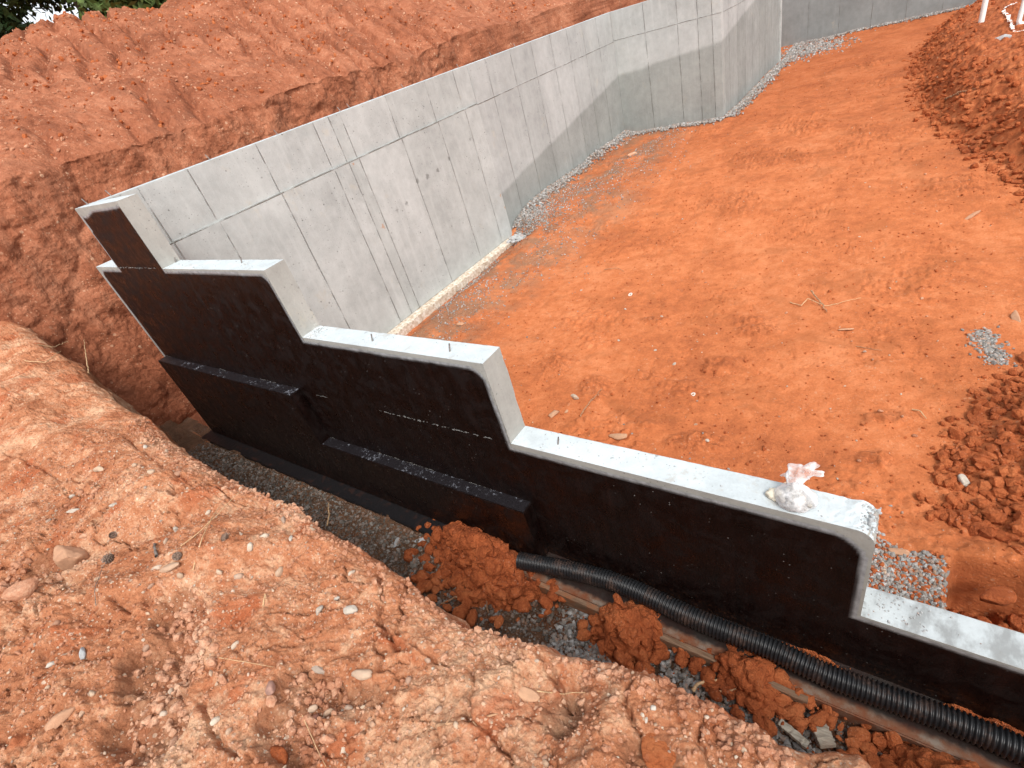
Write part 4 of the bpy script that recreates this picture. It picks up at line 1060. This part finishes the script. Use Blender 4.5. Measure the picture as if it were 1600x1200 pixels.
# rings (plastic washers / cut pipe slices)
def ring(px, py, R_, r_, hf, z0, label, mat=m_pvc):
    q = on_surface(px, py, hf, z0); bm = bmesh.new(); n, k = 24, 8
    vs = [[bm.verts.new(((R_ + r_ * math.cos(b)) * math.cos(a), (R_ + r_ * math.cos(b)) * math.sin(a), r_ * .8 * math.sin(b))) for b in np.linspace(0, 2 * PI, k, endpoint=False)] for a in np.linspace(0, 2 * PI, n, endpoint=False)]
    for i in range(n):
        for j in range(k): bm.faces.new((vs[i][j], vs[(i + 1) % n][j], vs[(i + 1) % n][(j + 1) % k], vs[i][(j + 1) % k]))
    me = bpy.data.meshes.new('ring'); bm.to_mesh(me); bm.free(); me.materials.append(mat)
    for p in me.polygons: p.use_smooth = True
    o = bpy.data.objects.new('plastic_ring', me); C.objects.link(o); o.location = (q[0], q[1], q[2] + r_); o.rotation_euler = (.25, -.2, 0)
    tag(o, label, 'ring')
m_ring = simple('dirty_white_plastic', (.66, .62, .55), .6, .4, .2, 60)
ring(985, 461, .024, .010, ground_h, -3.5, 'dirty white plastic ring lying left of the middle of the pit floor', m_ring)
ring(1083, 617, .018, .008, ground_h, -3.5, 'white plastic ring on the pit floor nearest the wall', m_ring)
ring(639, 872, .022, .010, trench_h, -3.78, 'white ring in the trench gravel, left of the other ring there', m_ring)
ring(668, 873, .030, .012, trench_h, -3.78, 'dirty ring in the trench gravel beside the largest clay heap', m_ring)

# twigs and roots
def twig(pts, r0, label, hf, z0, lift=.01, mat=m_root, name='twig', cat='twig', branches=()):
    root = None
    Ps = []
    for px, py, up in pts:
        q = on_surface(px, py, hf, z0); Ps.append((q[0], q[1], q[2] + lift + up))
    P = np.array(Ps); d = np.concatenate([[0], np.cumsum(np.linalg.norm(np.diff(P, axis=0), axis=1))]); n = max(8, int(d[-1] / .008))
    tt = np.linspace(0, d[-1], n)
    Q = np.stack([np.interp(tt, d, P[:, k]) for k in range(3)], 1)
    for _ in range(2): Q[1:-1] = (Q[:-2] + Q[1:-1] * 2 + Q[2:]) / 4
    jr = np.stack([fbm(tt * 25, tt * 0 + len(label) + k, 0, 3, 900 + k) for k in range(3)], 1) * r0 * 1.2
    Q = Q + jr
    V, Fq = tube(Q, r0, 7, radf=r0 * (1 - .55 * tt / tt[-1]) * (1 + .2 * fbm(tt * 60, tt * 0, 0, 2, 33)))
    for bpts, br in branches:
        B = np.array([(lambda q: (q[0], q[1], q[2] + lift + up))(on_surface(px, py, hf, z0)) for px, py, up in bpts])
        dd = np.linspace(0, 1, 14); BQ = np.stack([np.interp(dd, np.linspace(0, 1, len(B)), B[:, k]) for k in range(3)], 1)
        V2, F2 = tube(BQ, br, 6, radf=br * (1 - .6 * dd)); Fq = np.concatenate([Fq, F2 + len(V)]); V = np.concatenate([V, V2])
    o = mesh_np(name, V, Fq, mat); return tag(o, label, cat)
twig([(1268,462,.05),(1280,474,.03),(1293,490,.01)], .011, 'thick straight twig crossing a thin vine on the pit floor', ground_h, -3.5)
twig([(1235,474,0),(1252,480,.01),(1262,472,.04),(1290,482,.02),(1320,474,.02),(1345,468,.01)], .006, 'thin looping vine on the pit floor under the thick twig', ground_h, -3.5, mat=m_wire)
twig([(906,652,0),(922,632,.02),(940,610,.01)], .008, 'straight tan twig leaning on the floor behind the wall step', ground_h, -3.5)
twig([(1425,641,0),(1436,646,.02),(1447,657,.01)], .007, 'short crooked twig on the right part of the pit floor', ground_h, -3.5, mat=m_wire)
twig([(1338,542,0),(1378,549,0)], .004, 'very thin dark twig on the pit floor', ground_h, -3.5)
twig([(945,422,0),(965,421,.02),(976,425,0)], .005, 'small curved twig on the pit floor left of the middle', ground_h, -3.5)
twig([(1476,156,0),(1500,147,.02),(1524,139,0)], .018, 'straight stick at the foot of the far dirt pile', ground_h, -3.2)
twig([(683,1132,0),(700,1134,.004),(735,1130,.004),(765,1120,.004),(792,1116,0)], .0055, 'brown branched root lying low on the foreground bank', bank_h, -1.6, lift=.004, branches=[([(697,1133,.002),(705,1126,.01),(712,1115,.02)], .003), ([(740,1129,.003),(752,1142,.002)], .0025)])
twig([(283,855,0),(310,838,.01),(345,808,.02),(380,775,.03)], .0028, 'long thin straw running up the bank towards the trench', bank_h, -1.6, mat=m_wire, lift=.004)
twig([(302,892,0),(318,850,.015),(335,815,.02),(348,790,.01)], .0028, 'thin curved straw hanging across the upper bank', bank_h, -1.6, mat=m_wire, lift=.004)
twig([(345,1030,.0),(430,1045,.002)], .0015, 'fine rootlet near the hollow', bank_h, -1.6, mat=m_wire)
twig([(475,1120,.0),(490,1150,.02),(512,1200,.0)], .002, 'thin straw at the bottom edge across the small hollow', bank_h, -1.6, mat=m_wire)
twig([(840,1082,0),(880,1088,.01),(915,1084,.0)], .002, 'thin straw crossing the pale angular slab', bank_h, -1.6, mat=m_wire)
twig([(153,948,0),(153,925,.01),(165,890,.01),(172,878,.0)], .002, 'thin dark stem hanging from the pine cone', bank_h, -1.6, mat=m_cone)
twig([(245,872,0),(247,858,.01),(247,848,.01)], .007, 'short grey stub of root left of the pale slab', bank_h, -1.6, mat=m_rope)
twig([(413,950,0),(418,930,.01),(421,945,.012)], .003, 'small hooked pale root at the middle of the bank', bank_h, -1.6, mat=m_wire)
twig([(60,540,0),(90,548,.04),(118,545,.10)], .006, 'thin straw sticking out at the far left crest of the bank', bank_h, -1.4, mat=m_wire)
twig([(40,565,0),(75,570,.02),(105,560,.08)], .005, 'second thin straw just below the crest at the far left', bank_h, -1.4, mat=m_wire)
twig([(140,585,0),(148,572,.12),(153,556,.22)], .005, 'forked straw rising from the bank edge at the left', bank_h, -1.4, mat=m_wire)
twig([(690,948,0),(715,938,.03),(740,945,.0)], .010, 'curved grey root bridging the trench edge below the largest clay heap', trench_h, -3.75, mat=m_root, lift=.03)
twig([(762,940,.0),(766,955,.06),(770,972,.1)], .008, 'short upright root beside the curved grey one', trench_h, -3.75, mat=m_root, lift=.03)
twig([(932,1010,0),(950,1020,.04),(965,1024,0)], .007, 'bent root below the second clay heap', trench_h, -3.75, mat=m_root)
twig([(1085,1085,.02),(1105,1074,.05),(1140,1071,.03)], .012, 'thickest tan root sticking out from the bank in the lower trench', trench_h, -3.7, mat=m_wire, lift=.05)
twig([(1110,1092,.02),(1150,1088,.06),(1183,1084,.02)], .008, 'straight orange root below the thickest one', trench_h, -3.7, mat=m_root, lift=.05)
twig([(1200,1062,.03),(1190,1080,.06),(1197,1105,.03),(1205,1118,.0)], .007, 'curved root hanging in front of the form board', trench_h, -3.7, mat=m_root, lift=.05)
twig([(515,826,.0),(519,812,.03),(522,798,.08)], .010, 'short broken stake stub standing at the trench edge', trench_h, -3.7, mat=m_wire, lift=.05)

# pine cone: overlapping scales around a core
def pine_cone(px, py, R_, label, hf=bank_h, z0=-1.6, tilt=(.9, .3, .4)):
    q = on_surface(px, py, hf, z0); bm = bmesh.new()
    rows = 11
    for k in range(rows):
        t_ = k / (rows - 1); rad = R_ * (math.sin(PI * (.12 + .8 * t_)) ** .8); zc = (t_ - .5) * R_ * 2.6; n = max(4, int(9 * rad / R_))
        for i in range(n):
            a = 2 * PI * (i + .5 * (k % 2)) / n; ca, sa = math.cos(a), math.sin(a); w = .34 * R_
            def P(r_, s_, z_): return bm.verts.new((ca * r_ - sa * s_, sa * r_ + ca * s_, z_))
            v = [P(rad * .35, -w * .5, zc), P(rad * .35, w * .5, zc), P(rad, w * .6, zc + R_ * .22), P(rad * 1.12, 0, zc + R_ * .30), P(rad, -w * .6, zc + R_ * .22), P(rad * .92, 0, zc + R_ * .08)]
            bm.faces.new((v[0], v[1], v[2], v[3], v[4])); bm.faces.new((v[5], v[4], v[3])); bm.faces.new((v[5], v[3], v[2])); bm.faces.new((v[0], v[4], v[5])); bm.faces.new((v[1], v[5], v[2])); bm.faces.new((v[0], v[5], v[1]))
    bmesh.ops.create_icosphere(bm, subdivisions=2, radius=R_ * .6, matrix=Matrix.Diagonal((1, 1, 1.9, 1)))
    me = bpy.data.meshes.new('pine_cone'); bm.to_mesh(me); bm.free(); me.materials.append(m_cone)
    o = bpy.data.objects.new('pine_cone', me); C.objects.link(o); o.location = (q[0], q[1], q[2] + R_ * .6); o.rotation_euler = tilt
    tag(o, label, 'pine cone', 'pine cones on the bank')
pine_cone(173, 875, .021, 'open grey-brown pine cone beside the large tan rock')
pine_cone(178, 838, .016, 'small dark pine cone above the open one', tilt=(1.3, .2, 2))
pine_cone(279, 871, .017, 'brown pine cone above the long pale slab', tilt=(1.1, .5, 1))
pine_cone(352, 842, .014, 'tiny dark pine cone near the trench side of the bank', tilt=(1, .3, 3))

# ------------------------------------------------------------------ plastic bag on the wall top
def bag():
    M = Mat('clear_plastic_film', .22, .5)
    M.b.inputs['Base Color'].default_value = (.86, .86, .86, 1); M.b.inputs['Roughness'].default_value = .38
    tr_ = M.t.nodes.new('ShaderNodeBsdfTransparent'); tr_.inputs[0].default_value = (.95, .94, .94, 1)
    mx = M.t.nodes.new('ShaderNodeMixShader'); fr = M.t.nodes.new('ShaderNodeLayerWeight'); fr.inputs[0].default_value = .45
    f_ = M.math('ADD', M.math('MULTIPLY', fr.outputs['Facing'], .55), M.rng(M.noise(22, 4, .55), .38, .66, .22, .70), True)
    M.link(f_, mx.inputs[0]); M.link(tr_.outputs[0], mx.inputs[1]); M.link(M.b.outputs[0], mx.inputs[2]); M.link(mx.outputs[0], M.out.inputs['Surface'])
    M.bump(M.noise(18, 2, .5, 1.2), .005, 1)
    ztop = -2.385
    q = at(1240, 770, 2, ztop + .07)
    root = empty('plastic_bag', (q[0], q[1], ztop), 'crumpled clear plastic bag of plaster scraps on the white wall top', 'plastic bag')
    def blob(c, sx, sy, sz, seed, amp, sub=4, freq=1.7, pinch=0, ridged=True):
        V, Fc = ICO[sub]; V = V.copy(); n_ = fbm(V[:, 0] * freq + seed, V[:, 1] * freq, V[:, 2] * freq, 4, seed, .6, ridged)
        V = V * (1 + amp * n_)[:, None]
        if pinch: k = sm(0, 1, V[:, 2])[:, None]; V[:, :2] = V[:, :2] * (1 - pinch * k)
        return V * np.array([sx, sy, sz]) + np.array(c), Fc
    c0 = np.array([q[0], q[1], ztop + .055])
    V, Fc = blob(c0 + [.01, 0, -.002], .092, .078, .085, 5, .20, pinch=.62)
    V[:, 2] = np.maximum(V[:, 2], ztop + .003); mesh_np('film', V, Fc, M.m, root)
    # gathered neck flopping backwards
    r = np.random.default_rng(4)
    n, k = 34, 60; U = np.linspace(0, 1, n); A = np.linspace(0, 2 * PI, k, endpoint=False)
    V = []
    for u_ in U:
        ctr = c0 + np.array([-.005 + .03 * u_, .025 + .075 * u_, .04 + .055 * math.sin(u_ * 2.3)])
        rad = .020 + .046 * u_ ** .8
        for a in A:
            w = 1 + .28 * math.sin(a * 5 + u_ * 3) * u_ + .12 * math.sin(a * 11 + 1)
            V.append(ctr + np.array([math.cos(a) * rad * w * 1.25, math.sin(a) * rad * w * .35, math.sin(a + .6) * rad * w * .75]))
    V = np.array(V); i = np.arange(n - 1)[:, None] * k; j = np.arange(k)[None]; j2 = (j + 1) % k
    Fq = np.stack([(i + j).ravel(), (i + j2).ravel(), (i + k + j2).ravel(), (i + k + j).ravel()], 1)
    mesh_np('bag_neck', V, Fq, M.m, root)
    m_pl = stone_mat('plaster_scraps', [(.55, .52, .45), (.62, .62, .6), (.40, .38, .34)])
    L = [c0 + np.array([r.normal(.01, .032), r.normal(0, .026), -.03 + abs(r.normal(0, .025))]) for _ in range(46)]
    o = bake_rocks('scraps', L, r.uniform(.010, .026, 46), m_pl, root, sub=2, seed=8, tilt=1.2); o['kind'] = 'stuff'
    m_foam = simple('dried_foam', (.74, .68, .55), .8, .3, .15, 50, .003)
    q2 = at(1212, 776, 2, ztop)
    V, Fc = blob((q2[0], q2[1], ztop + .018), .042, .034, .026, 9, .35, 3, 3.2)
    o = mesh_np('foam_lump', V, Fc, m_foam); tag(o, 'cream lump of dried foam at the left foot of the plastic bag', 'foam lump')
bag()
# crumbs of mortar lying on the wall tops
r = np.random.default_rng(77); L, S_ = [], []
for a, b_, z in STEPS[1:4]:
    for _ in range(45): L.append((r.uniform(a + .05, b_ - .03), r.uniform(2.02, 2.19), z + .001)); S_.append(.0025 + .006 * r.uniform() ** 3)
for _ in range(70): L.append((.09 - abs(r.normal(0, .08)), r.uniform(2.01, 2.19), -2.392)); S_.append(r.uniform(.004, .014))
for _ in range(60): L.append((-4.09 + abs(r.normal(0, .07)), r.uniform(2.01, 2.19), -1.68)); S_.append(r.uniform(.003, .010))
for _ in range(60): L.append((.12 + abs(r.normal(0, .18)), r.uniform(2.01, 2.19), -3.09)); S_.append(r.uniform(.003, .010))
o = bake_rocks('mortar_crumbs', L, S_, m_greyrock, sub=1, seed=5); o['kind'] = 'stuff'
# mortar slop on the inner footing
r = np.random.default_rng(78); L = [(-6.86 - abs(r.normal(0, .06)) - .0, r.uniform(3.2, 9.2), -3.69) for _ in range(900)]
o = bake_rocks('mortar_crumbs', L, r.uniform(.006, .022, 900), m_foot, sub=1, seed=6, tilt=.4); o['kind'] = 'stuff'
q = at(806, 374, 2, -3.68)
L = [(q[0] + r.normal(0, .10), q[1] + r.normal(.1, .12), -3.68) for _ in range(90)]
o = bake_rocks('mortar_crumbs', L, r.uniform(.02, .07, 90), m_greyrock, sub=2, seed=7, tilt=.4, smooth=True); o['kind'] = 'stuff'

# ------------------------------------------------------------------ trees beyond the hillside
def tree(x, y, z, h, cr, label, seed, mat, n=2600):
    root = empty('leafy_tree', (x, y, z), label, 'tree', 'trees beyond the hillside')
    r = np.random.default_rng(seed)
    Vt, Ft = tube(np.array([[x, y, z - .5], [x + .1, y, z + h * .3], [x, y + .2, z + h * .6], [x + .2, y, z + h * .95]]), .2, 10, radf=np.array([.15, .12, .08, .03]))
    allV, allF = [Vt], [Ft]; k = len(Vt); tips = []
    for i in range(16):
        a = r.uniform(0, 2 * PI); t0 = r.uniform(.12, .85); L = cr * r.uniform(.6, 1.05) * (1.15 - t0 * .6); b0 = np.array([x, y, z + h * t0])
        e = b0 + np.array([math.cos(a) * L, math.sin(a) * L, L * r.uniform(.1, .6)]); mid = (b0 + e) / 2 + np.array([0, 0, -.1 * L])
        v, f = tube(np.array([b0, mid, e]), .05, 6, radf=np.array([.07, .045, .015])); allV.append(v); allF.append(f + k); k += len(v)
        for tt in np.linspace(.35, 1.05, 5): tips.append(b0 + (e - b0) * tt)
    mesh_np('trunk', np.concatenate(allV), np.concatenate(allF), m_bark, root)
    tips = np.array(tips); c = tips[r.integers(len(tips), size=n)] + r.normal(0, .42, (n, 3)) * np.array([1, 1, .75])
    s_ = r.uniform(.08, .20, n); d1 = r.normal(size=(n, 3)); d1 /= np.linalg.norm(d1, axis=1)[:, None]; d2 = np.cross(d1, r.normal(size=(n, 3))); d2 /= np.linalg.norm(d2, axis=1)[:, None]
    V = np.stack([c - d1 * s_[:, None], c + d2 * s_[:, None] * .45, c + d1 * s_[:, None], c - d2 * s_[:, None] * .45], 1).reshape(-1, 3)
    mesh_np('crown', V, np.arange(4 * n).reshape(-1, 4), mat, root, smooth=False)
tree(-21.5, 5.2, 2.0, 7, 2.4, 'thin dark green tree at the top left corner with white sky showing through', 1, m_leaf, 17000)
tree(-20.5, 9.0, 2.1, 7, 2.8, 'dense yellow-green tree just right of the corner tree', 2, m_leaf2, 26000)
tree(-19.5, 12.5, 2.4, 7, 2.8, 'dark green tree where the red skyline starts to climb', 3, m_leaf, 20000)
tree(-24.5, 12.0, 2.0, 8, 3.2, 'dark bushy tree standing behind the others', 4, m_leaf, 24000)
tree(-23.5, 6.5, 1.8, 8, 3.2, 'dark tree filling the gaps behind the corner tree', 6, m_leaf, 16000)
tree(-19.5, 17, 2.6, 7, 2.8, 'dark green tree hidden mostly behind the red skyline', 5, m_leaf, 3500)
